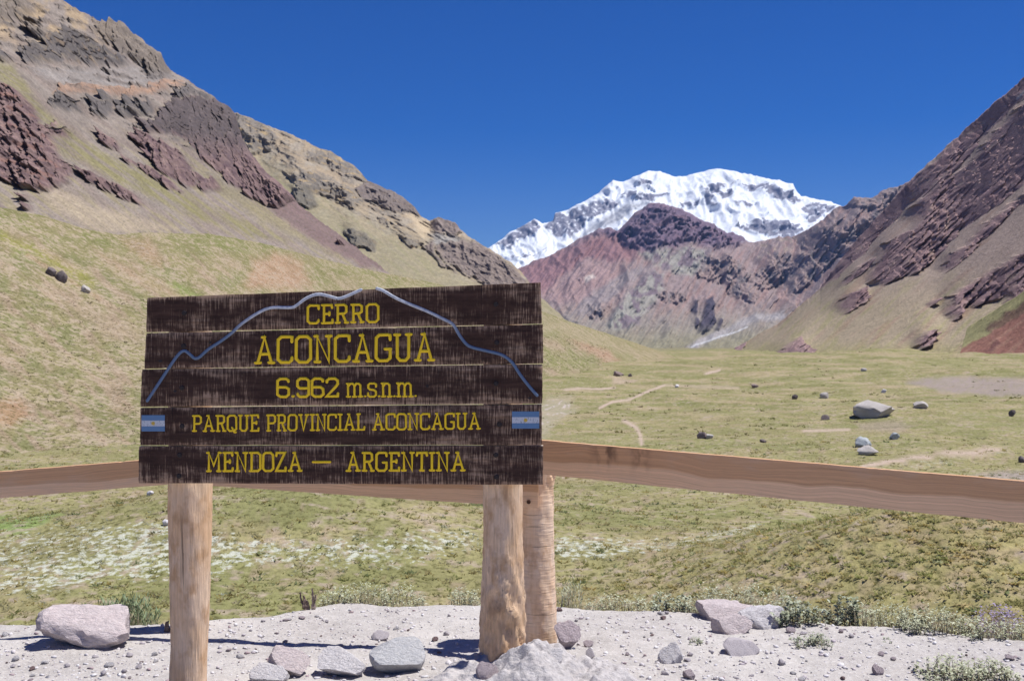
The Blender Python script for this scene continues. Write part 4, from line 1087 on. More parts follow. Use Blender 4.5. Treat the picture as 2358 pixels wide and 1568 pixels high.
def rr(w, h0=0.0, h1=1.0, k=0.13):                  # rounded box outline
    return [(w - k, h0), (w, h0 + k), (w, h1 - k), (w - k, h1), (k, h1), (0, h1 - k), (0, h0 + k), (k, h0), (w - k, h0)]
sf = lambda x0, x1, y: [(x0, y), (x1, y)]
GL = {
 'A': (0.74, [[(0.1, 0), (0.37, 1), (0.64, 0)], sf(0.21, 0.53, 0.34), sf(0, 0.2, 0), sf(0.54, 0.74, 0), sf(0.27, 0.37, 1)]),
 'C': (0.56, [[(0.56, 0.8), (0.56, 0.98), (0.46, 1), (0.13, 1), (0, 0.88), (0, 0.12), (0.13, 0), (0.44, 0), (0.55, 0.08), (0.56, 0.18)]]),
 'D': (0.6, [[(0, 1), (0.46, 1), (0.6, 0.88), (0.6, 0.12), (0.46, 0), (0, 0)], [(0.1, 0), (0.1, 1)]]),
 'E': (0.54, [[(0.1, 0), (0.1, 1)], [(0, 1), (0.5, 1), (0.52, 0.84)], sf(0.1, 0.38, 0.52), [(0.38, 0.6), (0.38, 0.44)], [(0, 0), (0.52, 0), (0.54, 0.17)]]),
 'G': (0.58, [[(0.56, 0.82), (0.56, 0.98), (0.46, 1), (0.13, 1), (0, 0.88), (0, 0.12), (0.13, 0), (0.44, 0), (0.56, 0.1), (0.56, 0.45)], sf(0.36, 0.58, 0.45)]),
 'I': (0.24, [[(0.12, 0), (0.12, 1)], sf(0, 0.24, 0), sf(0, 0.24, 1)]),
 'L': (0.52, [[(0.1, 0), (0.1, 1)], sf(0, 0.2, 1), [(0, 0), (0.5, 0), (0.52, 0.18)]]),
 'M': (0.78, [[(0.1, 0), (0.1, 1), (0.39, 0.3), (0.68, 1), (0.68, 0)], sf(0, 0.2, 0), sf(0.58, 0.78, 0), sf(0, 0.1, 1), sf(0.68, 0.78, 1)]),
 'N': (0.66, [[(0.1, 0), (0.1, 1), (0.56, 0.0), (0.56, 1)], sf(0, 0.2, 0), sf(0, 0.1, 1), sf(0.46, 0.66, 1)]),
 'O': (0.58, [rr(0.58)]),
 'P': (0.56, [[(0.1, 0), (0.1, 1)], [(0, 1), (0.44, 1), (0.56, 0.9), (0.56, 0.58), (0.44, 0.48), (0.1, 0.48)], sf(0, 0.22, 0)]),
 'Q': (0.6, [rr(0.58), [(0.3, 0.2), (0.42, 0.0), (0.46, -0.1), (0.56, -0.1)]]),
 'R': (0.62, [[(0.1, 0), (0.1, 1)], [(0, 1), (0.42, 1), (0.53, 0.9), (0.53, 0.6), (0.42, 0.5), (0.1, 0.5)], [(0.33, 0.5), (0.53, 0)], sf(0, 0.2, 0), sf(0.47, 0.62, 0)]),
 'T': (0.58, [[(0.29, 0), (0.29, 1)], [(0, 0.84), (0.02, 1), (0.56, 1), (0.58, 0.84)], sf(0.18, 0.4, 0)]),
 'U': (0.66, [[(0.1, 1), (0.1, 0.13), (0.22, 0), (0.44, 0), (0.56, 0.13), (0.56, 1)], sf(0, 0.2, 1), sf(0.46, 0.66, 1)]),
 'V': (0.66, [[(0.1, 1), (0.33, 0), (0.56, 1)], sf(0, 0.2, 1), sf(0.46, 0.66, 1)]),
 'Z': (0.56, [[(0.02, 0.83), (0.04, 1), (0.52, 1), (0.02, 0), (0.53, 0), (0.56, 0.18)]]),
 '6': (0.52, [[(0.5, 0.84), (0.5, 0.92), (0.4, 1), (0.13, 1), (0, 0.88), (0, 0.12), (0.13, 0), (0.4, 0), (0.52, 0.12), (0.52, 0.42), (0.4, 0.53), (0.02, 0.53)]]),
 '9': (0.52, [[(0.02, 0.16), (0.02, 0.08), (0.12, 0), (0.4, 0), (0.52, 0.12), (0.52, 0.88), (0.4, 1), (0.12, 1), (0, 0.88), (0, 0.58), (0.12, 0.47), (0.5, 0.47)]]),
 '2': (0.52, [[(0.02, 0.8), (0.02, 0.88), (0.13, 1), (0.4, 1), (0.52, 0.88), (0.52, 0.7), (0.44, 0.56), (0.02, 0), (0.52, 0), (0.53, 0.16)]]),
 '.': (0.1, [[(0.03, 0.02), (0.07, 0.02)]]),
 '-': (0.9, [[(0, 0.5), (0.9, 0.5)]]),
 'm': (1.24, [[(0, 1), (0.1, 1), (0.12, 0)], [(0.12, 0.78), (0.26, 1), (0.46, 1), (0.6, 0.86), (0.6, 0)], [(0.6, 0.78), (0.74, 1), (0.94, 1), (1.08, 0.86), (1.08, 0)], sf(0, 0.26, 0), sf(0.48, 0.74, 0), sf(0.96, 1.24, 0)]),
 'n': (0.78, [[(0, 1), (0.1, 1), (0.12, 0)], [(0.12, 0.78), (0.26, 1), (0.48, 1), (0.62, 0.86), (0.62, 0)], sf(0, 0.26, 0), sf(0.5, 0.78, 0)]),
 's': (0.66, [[(0.64, 0.76), (0.64, 0.92), (0.5, 1), (0.16, 1), (0.02, 0.88), (0.02, 0.66), (0.16, 0.54), (0.5, 0.5), (0.64, 0.38), (0.64, 0.12), (0.5, 0), (0.14, 0), (0.02, 0.1), (0.02, 0.26)]]),
}
def write(text, board, xl, xr, tl, tr, bl, br, stroke, gap=0.17):
    """letters between xl and xr; cap line and base line given at both ends"""
    lw = stroke / 2
    widths = [GL[ch][0] for ch in text]
    tot = sum(widths) + gap * (len(text) - 1)
    sx = (xr - xl - stroke) / tot
    cur = 0.0
    for ch in text:
        wd, strokes = GL[ch]
        lines = []
        for st in strokes:
            pts = []
            for (a_, h_) in st:
                X = xl + lw + (cur + a_) * sx + RND.uniform(-0.35, 0.35)
                f_ = (X - xl) / (xr - xl)
                top = tl + (tr - tl) * f_ + lw; bot = bl + (br - bl) * f_ - lw
                pts.append(on_sign(X, bot + (top - bot) * h_ + RND.uniform(-0.3, 0.3), 0.0005))
            lines.append(pts)
        me = sweep(lines, stroke / 2 / F * SY, 0.0026)
        nm = 'letter' if ch.isalpha() else ('digit' if ch.isdigit() else ('full_stop' if ch == '.' else 'dash'))
        link(nm, me, M_yellow, boards[board])
        cur += wd + gap
write('CERRO', 0, 705.5, 874, 700.5, 697, 747.5, 743.5, 6.0)
write('ACONCAGUA', 1, 584.6, 1002.5, 773, 765, 839, 832, 7.5)
write('6.962', 2, 635.7, 781, 868.5, 868, 916.5, 915.5, 6.6, 0.15)
write('m.s.n.m.', 2, 796, 961, 880.5, 879.5, 915.5, 914.5, 5.2, 0.17)
write('PARQUE', 3, 441.8, 598, 955, 953, 994.5, 993.5, 5.0)
write('PROVINCIAL', 3, 612.5, 841.5, 953, 950.5, 993.5, 991, 5.0)
write('ACONCAGUA', 3, 856, 1108, 950.5, 949, 991, 988.8, 5.0)
write('MENDOZA', 4, 474, 697, 1039, 1039, 1087, 1086, 5.9)
write('-', 4, 717.5, 763, 1040, 1040, 1087, 1087, 5.8)
write('ARGENTINA', 4, 795.5, 1073, 1039, 1039, 1086, 1085, 5.9)

def z1(p): return (292.9 + p[0] * 0.3296, 620.3 + p[1] * 0.3296)
def z2(p): return (775.3 + p[0] * 0.3296, 620.3 + p[1] * 0.3296)
def smooth_line(pts, k=2):
    for _ in range(k):
        q = [pts[0]]
        for a_, b_ in zip(pts[:-1], pts[1:]):
            q += [(a_[0] * .75 + b_[0] * .25, a_[1] * .75 + b_[1] * .25), (a_[0] * .25 + b_[0] * .75, a_[1] * .25 + b_[1] * .75)]
        pts = q + [pts[-1]]
    return pts
lineA = [z1(p) for p in [(140, 918), (290, 690), (350, 600), (395, 562), (430, 585), (483, 637), (560, 560), (640, 512), (730, 447), (790, 385), (900, 310), (1000, 262), (1150, 270), (1180, 255), (1250, 200), (1330, 170), (1400, 185), (1470, 205)]] + [z2(p) for p in [(0, 205), (40, 202), (170, 143)]]
lineB = [z2(p) for p in [(280, 134), (320, 145), (400, 195), (500, 240), (640, 295), (740, 345), (815, 380), (850, 450), (900, 520), (940, 545), (1050, 570), (1160, 595), (1230, 650), (1270, 720), (1330, 800), (1400, 880)]]
def tone(z): return float(sstep(1.64, 1.80, z))
me = sweep([[on_sign(x, y, 0.0005) for x, y in smooth_line(l)] for l in (lineA, lineB)], 3.6 / F * SY, 0.003, tone)
tag(link('mountain_outline', me, M_outline, sign), 'carved mountain outline painted white fading to blue')

def slab(px0, px1, py0, py1, off, th, name, mat, parent):
    c = [on_sign(px0, py0, off), on_sign(px1, py0, off), on_sign(px1, py1, off), on_sign(px0, py1, off)]
    V = [v - SIGN_O for v in c] + [v - SIGN_O + Vector((0, th, 0)) for v in c]
    me = bpy.data.meshes.new(name)
    me.from_pydata(V, [], [(3, 2, 1, 0), (4, 5, 6, 7), (0, 1, 5, 4), (1, 2, 6, 5), (2, 3, 7, 6), (3, 0, 4, 7)])
    return link(name, me, mat, parent)
for (x0, x1, y0, y1, lab) in ((325.9, 379.3, 955.8, 993, 'blue and white striped flag painted at the left end'), (1179, 1241.7, 947.3, 986.5, 'blue and white striped flag painted at the right end')):
    s1, s2 = y0 + (y1 - y0) * 0.33, y0 + (y1 - y0) * 0.69
    fl = slab(x0, x1, s1 + 0.1, s2 - 0.1, 0.0018, 0.004, 'flag', M_flagwhite, boards[3])
    fl['label'] = lab
    # three bands make the flag; the white one carries the two blue ones
    c0 = len(fl.data.vertices)
    for a_, b_ in ((y0, s1), (s2, y1)):
        st = slab(x0, x1, a_, b_, 0.0022, 0.004, 'stripe', M_flagblue, boards[3])
    cxp, cyp = (x0 + x1) / 2, (s1 + s2) / 2
    V = [on_sign(cxp, cyp, 0.0028) - SIGN_O]
    for k in range(16):
        rr_ = 5.2 if k % 2 == 0 else 3.6
        V.append(on_sign(cxp + rr_ * math.cos(k * math.pi / 8), cyp + rr_ * math.sin(k * math.pi / 8), 0.0024) - SIGN_O)
    V += [v + Vector((0, 0.003, 0)) for v in V[1:]]
    me = bpy.data.meshes.new('sun_emblem')
    me.from_pydata(V, [], [(0, 1 + (k + 1) % 16, 1 + k) for k in range(16)] + [(1 + k, 1 + (k + 1) % 16, 17 + (k + 1) % 16, 17 + k) for k in range(16)])
    link('sun_emblem', me, M_sunmark, boards[3])

# bolts sunk in the boards
def disc_mesh(name, r, depth, sides=12):
    V = []; Fc = []
    prof = [(r, 0.002), (r, -depth * 0.6), (r * 0.8, -depth), (0.0, -depth)]
    for rad, y in prof[:-1]:
        for k in range(sides):
            V.append((rad * math.cos(2 * math.pi * k / sides), y, rad * math.sin(2 * math.pi * k / sides)))
    V.append((0, -depth, 0))
    for j in range(2):
        for k in range(sides):
            k2 = (k + 1) % sides
            Fc.append((j * sides + k, j * sides + k2, (j + 1) * sides + k2, (j + 1) * sides + k))
    for k in range(sides):
        Fc.append((2 * sides + k, 2 * sides + (k + 1) % sides, 3 * sides))
    me = bpy.data.meshes.new(name)
    me.from_pydata(V, [], Fc)
    return me
bolt_me = disc_mesh('bolt', 0.0115, 0.004)
bolt_me.materials.append(M_bolt)
hole_me = disc_mesh('hole', 0.006, 0.0012)
hole_me.materials.append(M_bolt)
for bi, p in [(0, z1((399, 306))), (0, z2((1112, 245))), (1, z1((394, 536))), (1, z2((1118, 512))), (2, z1((382, 828))), (2, z2((1113, 798))),
              (3, z1((384, 1095))), (3, z2((1136, 1084))), (4, z1((366, 1297))), (4, z1((362, 1443))), (4, z2((1113, 1297))), (4, z2((1117, 1450)))]:
    o = link('bolt', bolt_me, None, boards[bi]); o.location = on_sign(p[0], p[1], 0.0005) - SIGN_O
for bi, p in [(1, z1((580, 512))), (1, z1((232, 640))), (2, z1((335, 850))), (2, z2((1350, 900))), (4, z2((130, 1440))), (2, z2((632, 815)))]:
    o = link('knot_hole', hole_me, None, boards[bi]); o.location = on_sign(p[0], p[1], 0.0005) - SIGN_O
    o.scale = (RND.uniform(0.8, 1.8), 1, RND.uniform(0.7, 1.2))

def post_mesh(name, prof, Yc, z_top, z_bot, bumps, seed, origin, nz=120, na=52, tilt=0.0):
    """prof: list of (py, x left, x right) read off the photograph"""
    P = np.array(prof, float)
    z = np.linspace(z_bot, z_top, nz)
    py = CY - (z - EYE) / Yc * F
    o = np.argsort(P[:, 0]); P = P[o]
    xl = np.interp(py, P[:, 0], P[:, 1]); xr = np.interp(py, P[:, 0], P[:, 2])
    cx_ = ((xl + xr) / 2 - CX) / F * Yc; r = (xr - xl) / 2 / F * Yc
    a = np.linspace(0, 2 * np.pi, na, endpoint=False)
    A, Zg = np.meshgrid(a, z)
    n1 = fbm(np.cos(A) * 1.4 + Zg * 2.2, np.sin(A) * 1.4 + Zg * 1.3, 3, seed)
    n2 = fbm(A * 9 / np.pi * 3, Zg * 5, 3, seed + 5)
    n3 = fbm(np.cos(A) * 3 + 5, np.sin(A) * 3 + Zg * 13, 4, seed + 9)
    kb = bumps(A, Zg)
    R = r[:, None] * (1 + 0.035 * n1 + 0.012 * n2) + kb * (0.012 * n3 + 0.012 * ridged(np.cos(A) * 2.5 + Zg * 6, np.sin(A) * 2.5 + Zg * 9, 3, seed + 12))
    X = cx_[:, None] + R * np.cos(A); Yv = Yc + R * np.sin(A)
    V = np.stack([X, Yv, Zg], -1).reshape(-1, 3)
    i = np.arange(nz - 1)[:, None] * na + np.arange(na)[None, :]
    j = np.arange(nz - 1)[:, None] * na + (np.arange(na)[None, :] + 1) % na
    faces = np.stack([i, j, j + na, i + na], -1).reshape(-1, 4)
    # close the top with a fan of quads
    top = (nz - 1) * na
    V = np.concatenate([V, [[cx_[-1], Yc, z_top + 0.006]]])
    cap = np.array([[top + k, top + k + 1, top + (k + 2) % na, len(V) - 1] for k in range(0, na, 2)])
    me = new_mesh(name, V - np.array(origin), np.concatenate([faces, cap]).reshape(-1), 4)
    return me
Yp = SY + TH + 0.096
lp = post_mesh('post', [(600, 394, 486), (1100, 390, 487), (1200, 390, 486), (1300, 392, 484), (1400, 394, 481), (1480, 396, 476), (1560, 392, 474), (1650, 390, 474)], Yp + 0.062, 1.78, -0.35, lambda A, Z: 0.25 + 0 * A, 300, SIGN_O)
link('post', lp, M_post1, sign)
rp = post_mesh('post', [(600, 1116, 1202), (1110, 1113, 1202), (1200, 1115, 1201), (1300, 1114, 1201), (1350, 1111, 1201), (1430, 1109, 1200), (1510, 1107, 1200), (1620, 1105, 1202)], Yp - 0.004, 1.82, -0.35,
               lambda A, Z: 0.3 + 1.5 * sstep(0.75, 0.3, Z) * sstep(-1.2, 0.3, np.cos(A)) + 0.6 * sstep(0.9, 0.5, Z), 330, SIGN_O)
link('post', rp, M_post2, sign)

# ------------------------------------------------------------------ the fence behind it
fence = empty('wooden_fence', (0.05, 6.1, 0.0))
tag(fence, 'low fence of sawn brown planks bolted to log posts behind the sign', 'fence')
FO = Vector(fence.location)
def rail(a, b, name='rail', th=0.045, stain=None, seed=0):
    """a and b: (px, py top, py bottom, depth)"""
    nu, nv = 160, 7
    V = []; ac = []; al = []; stn = []
    s = np.linspace(0, 1, nu)
    Ys = 1 / (1 / a[3] + (1 / b[3] - 1 / a[3]) * s)
    px = a[0] + (b[0] - a[0]) * s
    top = a[1] + (b[1] - a[1]) * s + 0.9 * fbm(px / 70, px * 0, 3, 350 + seed) - np.clip(fbm(px / 12, px * 0, 2, 352 + seed) - 0.45, 0, 1) * -6
    bot = a[2] + (b[2] - a[2]) * s + 1.2 * fbm(px / 90, px * 0, 3, 355 + seed)
    X = (px - CX) / F * Ys
    L = np.concatenate([[0], np.cumsum(np.hypot(np.diff(X), np.diff(Ys)))])
    ring = []
    for layer, dy in (('f', 0.0), ('b', th)):
        for k in range(nv):
            f_ = k / (nv - 1)
            py = bot + (top - bot) * f_
            V.append(np.stack([X, Ys + dy, EYE - (py - CY) / F * Ys], -1))
            ac.append(np.full(nu, f_)); al.append(L + seed * 3.7)
            stn.append(np.zeros(nu) if stain is None else sum(np.exp(-((px - c_) / w_) ** 2) for c_, w_ in stain) * sstep(0.15, 0.75, f_))
    V = np.concatenate(V); nn_ = nu * nv
    g = grid_faces(nv, nu).reshape(-1, 4)
    fr = g; bk = g[:, ::-1] + nn_
    extra_f = []
    base = len(V)
    topf = np.arange(nu) + (nv - 1) * nu; botf = np.arange(nu)
    # crisp edges: their own vertices
    VV = [V, V[topf], V[topf + nn_], V[botf], V[botf + nn_]]
    AC = ac + [np.full(nu, 1.0), np.full(nu, 0.9), np.full(nu, 0.1), np.full(nu, 0.0)]
    AL = al + [L, L, L, L]; SN = stn + [np.zeros(nu)] * 4
    k = np.arange(nu - 1)
    t0, t1, b0, b1 = base, base + nu, base + 2 * nu, base + 3 * nu
    extra_f.append(np.stack([t0 + k, t0 + k + 1, t1 + k + 1, t1 + k], -1))
    extra_f.append(np.stack([b1 + k, b1 + k + 1, b0 + k + 1, b0 + k], -1))
    ends = []
    for c_ in (0, nu - 1):
        for q in range(nv - 1):
            p0, p1 = q * nu + c_, (q + 1) * nu + c_
            ends.append((p0, p1, p1 + nn_, p0 + nn_) if c_ == 0 else (p0, p0 + nn_, p1 + nn_, p1))
    V = np.concatenate(VV)
    faces = np.concatenate([fr, bk] + extra_f + [np.array(ends)]).reshape(-1)
    me = new_mesh(name, V - np.array(FO), faces, 4, None, False, {'across': np.concatenate(AC), 'along': np.concatenate(AL), 'stain': np.concatenate(SN)})
    return link(name, me, M_rail, fence)
rail((-420, 1120, 1182, 5.95), (446, 1050, 1110, 6.20), seed=1)
rail((424, 1056, 1114, 6.14), (1240, 1103, 1169, 5.86), seed=2)
rail((1190, 1009, 1086, 5.86), (3346, 1191.5, 1304.6, 3.846), stain=[(1396, 26), (1475, 16)], seed=3)
fp = post_mesh('post', [(900, 1204, 1272), (1100, 1203, 1273), (1200, 1203, 1274), (1300, 1201, 1276), (1400, 1199, 1280), (1470, 1199, 1283), (1490, 1201, 1280), (1600, 1203, 1278)], 6.0, 1.04, -0.4,
               lambda A, Z: 0.35 + 2.2 * sstep(0.82, 0.95, Z), 360, FO)
link('post', fp, M_post3, fence)
fp2 = post_mesh('post', [(900, 402, 468), (1600, 402, 468)], 6.29, 1.0, -0.4, lambda A, Z: 0.3 + 0 * A, 380, FO)
link('post', fp2, M_post3, fence)
fp3 = post_mesh('post', [(900, 3290, 3400), (2600, 3285, 3405)], 3.99, 1.04, -0.4, lambda A, Z: 0.4 + 0 * A, 390, FO)
link('post', fp3, M_post3, fence)
fp4 = post_mesh('post', [(900, -430, -362), (1600, -432, -360)], 6.09, 1.0, -0.4, lambda A, Z: 0.4 + 0 * A, 395, FO)
link('post', fp4, M_post3, fence)
rb = disc_mesh('bolt', 0.011, 0.014); rb.materials.append(M_rust)
for p in ((1217.5, 1155, 5.862), (437, 1075, 6.14)):
    o = link('bolt', rb, None, fence); o.location = at(*p) - FO

# ------------------------------------------------------------------ rocks
def stone_mat(name, c1, c2, c3, scale=9.0, bd=0.02, dark=0.0):
    m, n, b = mat_base(name, 0.95, 0.15)
    tc = n.nodes.new('ShaderNodeTexCoord')
    v = tc.outputs['Object']
    f1 = noise(n, v, scale, 5, 0.65); f2 = noise(n, v, scale * 5, 5, 0.7)
    c = mixn(n, ramp(n, f1, [(0.35, 0), (0.65, 1)]), c1, c2)
    c = mixn(n, ramp(n, f2, [(0.52, 0), (0.68, 0.8)]), c, c3)
    c = mixn(n, 1.0, c, ramp(n, noise(n, v, scale * 2.2, 4), [(0.3, 0.8), (0.65, 1.08)]), 'MULTIPLY')
    n.links.new(c, b.inputs['Base Color'])
    bump(n, b, mathn(n, 'ADD', f1, mathn(n, 'MULTIPLY', f2, 0.5)), 0.9, bd)
    return m
M_pink = stone_mat('pinkish_stone', (0.62, 0.54, 0.53), (0.55, 0.465, 0.46), (0.68, 0.62, 0.61))
M_grey = stone_mat('blue_grey_stone', (0.50, 0.50, 0.515), (0.57, 0.56, 0.56), (0.42, 0.42, 0.445))
M_white = stone_mat('chalky_stone', (0.66, 0.63, 0.63), (0.60, 0.56, 0.56), (0.72, 0.70, 0.70))
M_mauve = stone_mat('mauve_stone', (0.46, 0.38, 0.395), (0.54, 0.46, 0.47), (0.40, 0.33, 0.345))
M_redst = stone_mat('reddish_stone', (0.30, 0.20, 0.20), (0.36, 0.26, 0.25), (0.24, 0.16, 0.165), 40)
M_smallw = stone_mat('small_pale_stone', (0.50, 0.46, 0.47), (0.42, 0.37, 0.385), (0.58, 0.55, 0.56), 40, 0.006)
M_boul = stone_mat('meadow_boulder', (0.50, 0.46, 0.42), (0.38, 0.34, 0.32), (0.58, 0.54, 0.50), 0.9, 0.15)
M_bould = stone_mat('dark_boulder', (0.14, 0.115, 0.11), (0.19, 0.155, 0.15), (0.11, 0.09, 0.09), 1.2, 0.12)
M_boulb = stone_mat('bluish_boulder', (0.36, 0.39, 0.40), (0.43, 0.44, 0.44), (0.30, 0.33, 0.345), 1.2, 0.12)
M_boulr = stone_mat('brown_boulder', (0.27, 0.205, 0.185), (0.33, 0.26, 0.235), (0.22, 0.165, 0.155), 1.2, 0.12)

def rock_mesh(name, seed, sub=3, cuts=11, rough=0.05, flat=0.0, front=0.0):
    r = random.Random(seed)
    bm = bmesh.new()
    bmesh.ops.create_icosphere(bm, subdivisions=sub, radius=1.0)
    planes = []
    for _ in range(cuts):
        d = Vector((r.gauss(0, 1), r.gauss(0, 1), r.gauss(0, 1))).normalized()
        planes.append((d, r.uniform(0.5, 0.82)))
    if flat:
        planes.append((Vector((r.uniform(-.15, .15), r.uniform(-.15, .15), 1)).normalized(), flat))
    if front:
        planes.append((Vector((r.uniform(-.2, .3), -0.62, 0.8)).normalized(), front))
    co = np.array([v.co[:] for v in bm.verts])
    for d, k in planes:
        d = np.array(d); t = co @ d
        over = np.maximum(t - k, 0)
        co = co - over[:, None] * d * 0.94
    L = np.linalg.norm(co, axis=1, keepdims=True)
    nz = fbm(co[:, 0] * 2.4 + co[:, 2] * 1.7, co[:, 1] * 2.4 - co[:, 2] * 1.3, 4, 400 + seed)
    nz2 = ridged(co[:, 0] * 3 + co[:, 2] * 2, co[:, 1] * 3 - co[:, 2] * 2.2, 3, 420 + seed)
    co = co * (1 + rough * nz[:, None] * 2 + rough * 0.8 * (nz2[:, None] - 0.4))
    mn, mx = co.min(0), co.max(0)
    co = (co - (mn + mx) / 2) / (mx - mn)            # unit box
    co[:, 2] += 0.5
    for v, c in zip(bm.verts, co): v.co = c
    me = bpy.data.meshes.new(name)
    bm.to_mesh(me); bm.free()
    try:
        me.shade_smooth(); me.set_sharp_from_angle(angle=math.radians(34))
    except Exception:
        pass
    return me

def rock(name, bbox, mat, label, cat='rock', seed=1, depth=0.8, sink=0.16, rot=0.0, cuts=11, sub=4, flat=0.0, group=None, rough=0.075, front=0.27):
    """bbox: left, top, right, bottom in the photograph; stands on the terrace"""
    x0, y0, x1, y1 = bbox
    X, Y, z = ground_at((x0 + x1) / 2, y1 - (y1 - y0) * 0.08)
    wd = (x1 - x0) / F * Y; ht = (y1 - y0) / F * Y
    me = rock_mesh(name, seed, sub, cuts, rough, flat, front)
    me.materials.append(mat)
    o = bpy.data.objects.new(name, me); COL.objects.link(o)
    full = ht / (1 - sink)
    o.scale = (wd * 1.04, wd * depth, full)
    Yc = Y + wd * depth * 0.42
    zb = float(terrace_z(X, Yc))
    o.location = (X * Yc / Y, Yc, min(z, zb) - full * sink)
    o.rotation_euler = (0, 0, rot)
    return tag(o, label, cat, group)

rock('boulder', (92, 1412, 303, 1500), M_pink, 'large flat-topped pinkish boulder on the gravel left of the sign', seed=3, depth=0.6, cuts=7, flat=0.55, rot=0.1, front=0.3)
rock('stone', (619, 1498, 714, 1567), M_pink, 'pointed pink stone in front of the sign, left of the chalky white stone', seed=8, cuts=8, rot=0.4)
rock('stone', (734, 1508, 844, 1567), M_white, 'rounded chalky white stone between the pink and the blue-grey stones', seed=12, cuts=9)
rock('stone', (851, 1489, 978, 1561), M_grey, 'big blue-grey angular stone left of the right sign post', seed=21, cuts=8, rough=0.03, rot=0.3)
rock('stone', (576, 1538, 668, 1578), M_white, 'low white stone cut by the bottom of the picture left of the pink stone', seed=31)
rock('stone', (1276, 1438, 1337, 1500), M_mauve, 'knobbly mauve stone leaning beside the foot of the fence post', seed=40, cuts=13, rough=0.09)
rock('stone', (855, 1457, 896, 1477), M_smallw, 'small pale stone on the gravel above the blue-grey stone', seed=44)
rock('stone', (1349, 1495, 1370, 1518), M_smallw, 'small upright pale stone right of the mauve stone', seed=46)
rock('stone', (1343, 1477, 1367, 1491), M_mauve, 'small mauve stone behind the small upright pale stone', seed=47)
rock('stone', (1288, 1511, 1312, 1520), M_redst, 'flat reddish stone below the knobbly mauve stone', seed=48)
rock('stone', (1514, 1487, 1572, 1532), M_white, 'chalky stone half sunk in the gravel to the right of the rubble mound', seed=51, sink=0.35, rough=0.1)
rock('rock_slab', (1604, 1400, 1745, 1436), M_pink, 'long layered pink rock slab lying at the edge of the terrace', seed=55, flat=0.35, depth=0.7, sink=0.45, rot=-0.12, front=0.3, rough=0.11)
rock('rock_slab', (1638, 1425, 1733, 1463), M_pink, 'lower broken pink rock slab in front of the long slab', seed=58, flat=0.4, depth=0.7, sink=0.45, rough=0.12, front=0.3)
rock('rock_slab', (1700, 1408, 1806, 1452), M_white, 'pale sloping rock slab joined to the right of the long pink slab', seed=60, flat=0.3, depth=0.8, sink=0.5, rough=0.11, front=0.3)
rock('rock_slab', (1664, 1482, 1748, 1513), M_smallw, 'thin lilac slab lying flat on the gravel below the pink slabs', seed=63, flat=0.25, depth=0.8, sink=0.5)
rock('stone', (1810, 1446, 1832, 1459), M_mauve, 'small mauve stone right of the pale sloping slab', seed=66)
rock('stone', (2009, 1533, 2034, 1556), M_mauve, 'rounded mauve stone alone near the bottom right of the gravel', seed=68)
rock('stone', (2313, 1509, 2337, 1522), M_mauve, 'dark small stone near the right edge of the gravel', seed=70)
rock('stone', (1572, 1545, 1600, 1566), M_mauve, 'dark wedge of stone at the bottom edge below the chalky stone', seed=72)
rock('stone', (1838, 1408, 1862, 1420), M_pink, 'small pink stone just right of the pink slabs under the leafy plant', seed=74)

# mound of broken earth and rubble that packs the right post
mx_, my_ = np.meshgrid(np.linspace(-1, 1, 220), np.linspace(-1, 1, 150))
MX = 0.10 + mx_ * 0.66; MY = 4.92 + my_ * 0.42
rad = np.sqrt(mx_ ** 2 + my_ ** 2)
hm = 0.30 * np.clip(1 - rad ** 1.8, 0, 1) ** 0.8
lump = fbm(MX / 0.2, MY / 0.2, 4, 500, 0.5)
hm = hm * (0.95 + 0.5 * lump) + 0.011 * fbm(MX / 0.045, MY / 0.045, 3, 505) * (rad < 0.95)
MZ = terrace_z(MX, MY) - 0.03 + hm * 0.86 - 0.05 * sstep(0.85, 1.0, rad)
me = new_mesh('rubble_mound', np.stack([MX, MY, MZ], -1).reshape(-1, 3), grid_faces(150, 220), 4, None, False)
M_rubble = stone_mat('crumbly_earth', (0.54, 0.505, 0.49), (0.45, 0.415, 0.405), (0.60, 0.57, 0.555), 16, 0.02)
tag(link('rubble_mound', me, M_rubble), 'crumbly pale mound of earth and rubble packed round the right sign post', 'mound')

for q, (bb, mt, lb) in enumerate([((1096, 1523, 1150, 1552), M_mauve, 'mauve lump embedded in the rubble mound under the right sign post'), ((1218, 1492, 1296, 1530), M_white, 'chalky lump on top of the rubble mound below the fence post')]):
    x0, y0, x1, y1 = bb
    Y = 4.84 if q != 1 else 4.98
    me = rock_mesh('rubble_lump', 640 + q, 3, 9, 0.1, 0.0, 0.5); me.materials.append(mt)
    o = bpy.data.objects.new('rubble_lump', me); COL.objects.link(o)
    wd = (x1 - x0) / F * Y; ht = (y1 - y0) / F * Y
    o.scale = (wd, wd * 0.8, ht * 1.7); o.location = at((x0 + x1) / 2, y1 + (y1 - y0) * 0.7, Y)
    tag(o, lb, 'rock')

